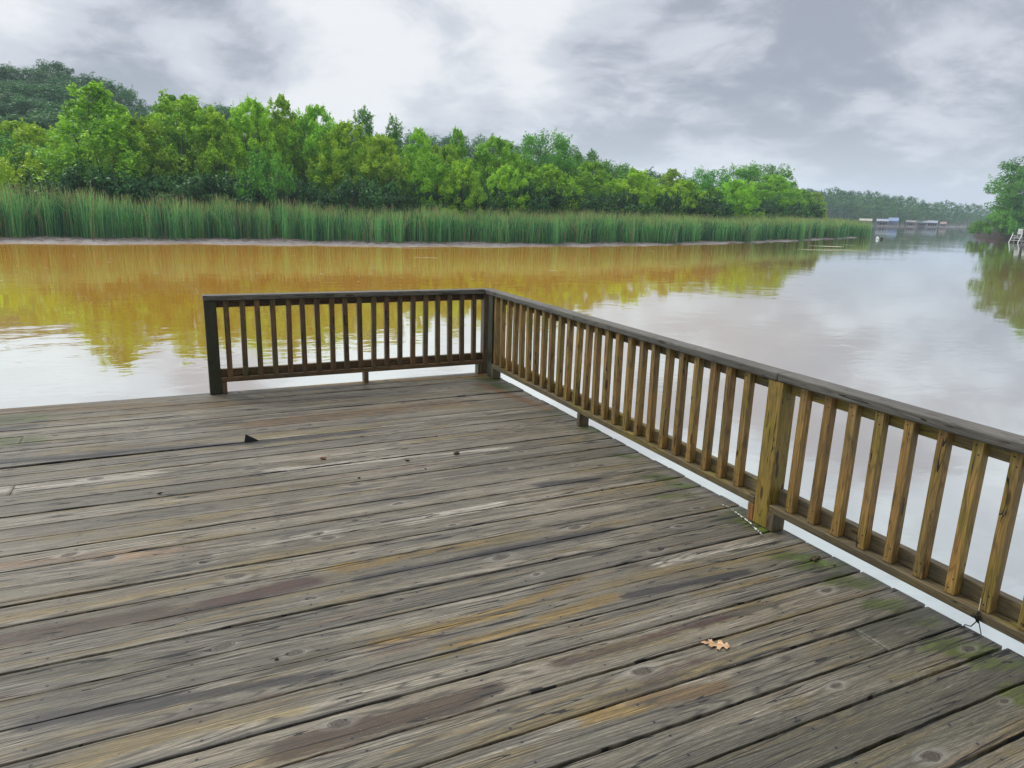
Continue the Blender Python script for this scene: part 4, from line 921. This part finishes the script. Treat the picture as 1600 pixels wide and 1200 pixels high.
def twig():
    px = [(1127, 789), (1140, 795), (1150, 801), (1160, 809), (1170, 817), (1180, 826), (1190, 836)]
    pts = [Vector(tuple(hit(a, b, .005)))+Vector((0, 0, .004+.003*math.sin(i*2))) for i, (a, b) in enumerate(px)]
    m, g, out = material('lichen_twig_bark'); nn = g.noise(g.n('ShaderNodeNewGeometry').outputs['Position'], 90, 2, .5); pbsdf(g, out, g.mix(g.st(nn, .5, .56), (.05, .045, .035), (.62, .64, .56)), .8, .2)
    mb = MB(); mb.tube(pts, [.0022, .003, .0036, .004, .0044, .005, .0046], 7)
    mb.tube([pts[3], pts[3]+Vector((-.012, -.03, .003))], [.002, .001], 5); mb.tube([pts[2], pts[2]+Vector((.02, .006, .004))], [.002, .001], 5)
    c = pts[3].copy(); mb.V = [tuple(Vector(v)-c) for v in mb.V]; o = mb.build('twig', m); o.location = c; tag(o, 'thin lichen-spotted twig on the deck at the foot of the mossy railing post', 'twig')
twig()
def cord():
    kx = -.0865; m = plain('dark_cord', (.02, .022, .02), .6); m2 = plain('pale_line', (.55, .5, .38), .6)
    knot = Vector((kx-.004, -3.02, .100)); P = lambda px, py: Vector(tuple(hit(px, py, .004)))
    root = empty('cord_scrap', tuple(knot)); q = lambda L: [v-knot for v in L]
    d_ = ray(1533, 935); t = (-.072-CAM[0])/d_[0]; end = Vector(tuple(CAM+t*d_)); top = Vector((kx, -3.013, .131))
    MB().tube(q([end, end.lerp(top, .5), top]), [.0014]*3, 5).build('line_end', m2, root)
    mb = MB(); mb.tube(q([top, Vector((kx-.003, -3.012, .118)), knot, Vector((kx-.006, -3.015, .092)), Vector((kx-.004, -3.028, .108)), Vector((kx-.006, -3.020, .120)), Vector((kx-.009, -3.010, .104)), Vector((kx-.008, -3.024, .09)), knot]), .0032, 6)
    mb.tube(q([Vector((kx-.008, -3.010, .108)), Vector((kx-.012, -3.005, .118)), Vector((kx-.012, -2.998, .106)), knot]), .0025, 6)
    mb.build('knot', m, root, smooth=True)
    MB().tube(q([knot, Vector((kx, -2.998, .06)), P(1508, 976), P(1504, 979), P(1498, 979)]), .0021, 6).build('loose_end', m, root, smooth=True)
    MB().tube(q([knot, knot.lerp(P(1533, 991), .5), P(1533, 991)]), .0018, 6).build('loose_end', m, root, smooth=True)
    tag(root, 'dark cord scrap knotted round the bottom rail at right, its ends trailing', 'cord')
cord()
M_CRUMB = plain('dark_plant_bits', (.045, .03, .02), .9); M_SEED = plain('brown_seed', (.20, .08, .055), .8)
def bit(px, py, s, mat, lab, n=1, seed=0, name='seed_pod'):
    r = random.Random(seed); c = Vector(tuple(hit(px, py, 0))); mb = MB()
    for i in range(n):
        o = Vector((r.uniform(-1, 1)*s*.8*(n > 1), r.uniform(-1, 1)*s*.6*(n > 1), s*.35)); a = r.uniform(-.5, .5)
        d_ = Vector((math.cos(a), math.sin(a), r.uniform(-.1, .3)))*s*(1 if n == 1 else .6)
        mb.tube([o-d_, o-d_*.5, o, o+d_*.6, o+d_], [s*.08, s*.26, s*.34, s*.25, s*.06], 7)
    o = mb.build(name, mat, smooth=True); o.location = c+Vector((0, 0, .001)); tag(o, lab, 'plant debris')
bit(507, 718, .021, M_SEED, 'reddish brown seed pod lying on the deck left of the black one', 2, 1)
bit(636.5, 721, .015, M_CRUMB, 'small black pod on the deck between the reddish pod and the dark cluster', 1, 2)
bit(713, 709.5, .018, M_CRUMB, 'dark crumpled cluster of plant bits on the deck, near its middle', 7, 3, 'plant_scrap')
bit(666, 733, .009, M_CRUMB, 'tiny dark crumb beside a board seam on the deck', 2, 4, 'plant_scrap')
bit(560, 748, .010, M_CRUMB, 'tiny dark scrap above a knot in the deck boards', 3, 5, 'plant_scrap')
bit(1274, 875, .022, plain('dead_moss', (.07, .06, .03), .9), 'dead moss clump lodged in a board gap near the railing', 9, 6, 'moss_clump')
bit(1304, 884.5, .008, M_CRUMB, 'tiny black crumb on the green algae by the right edge', 1, 8, 'plant_scrap')
bit(250, 772, .014, M_CRUMB, 'black splinter lying along a board seam at left', 1, 9, 'wood_splinter')
bit(431, 1031, .007, M_CRUMB, 'dark bits added to mark a split in a board near the bottom of the photo', 6, 10, 'plant_scrap')  # added dark bits stand in for the split itself
def flap():
    a, b, c = hit(382, 690.5, .004), hit(404, 688.5, .004), hit(385, 683.5, .0)
    a, b = Vector(tuple(a)), Vector(tuple(b)); t = a.lerp(b, .12)+Vector((0, .01, .045)); base = (a+b)/2
    y = Vector((0, .012, 0)); mb = MB(); mb.add([a-base, b-base, t-base, a+y-base, b+y-base, t+y*.4-base], [(0, 1, 2), (5, 4, 3), (0, 3, 4, 1), (1, 4, 5, 2), (2, 5, 3, 0)])
    o = mb.build('wood_splinter', plain('black_wet_wood', (.012, .012, .014), .6)); o.location = base; tag(o, 'black upturned triangular splinter standing on the split board at left', 'splinter')
flap()

# ---------------------------------------------------------------- air
def haze():
    m = bpy.data.materials.new('pale_air'); m.use_nodes = True; m.node_tree.nodes.clear(); g = G(m.node_tree); out = g.n('ShaderNodeOutputMaterial')
    v = g.n('ShaderNodeVolumePrincipled'); v.inputs['Color'].default_value = (.70, .82, .97, 1); v.inputs['Density'].default_value = .0005; v.inputs['Anisotropy'].default_value = .2
    g.L.new(v.outputs[0], out.inputs['Volume'])
    mb = MB(); mb.box((-700, -300, -5), (1100, 1100, 48)); o = mb.build('haze', m); tag(o, 'thin pale blue haze in the air over the lake', 'haze', kind='stuff')
haze()
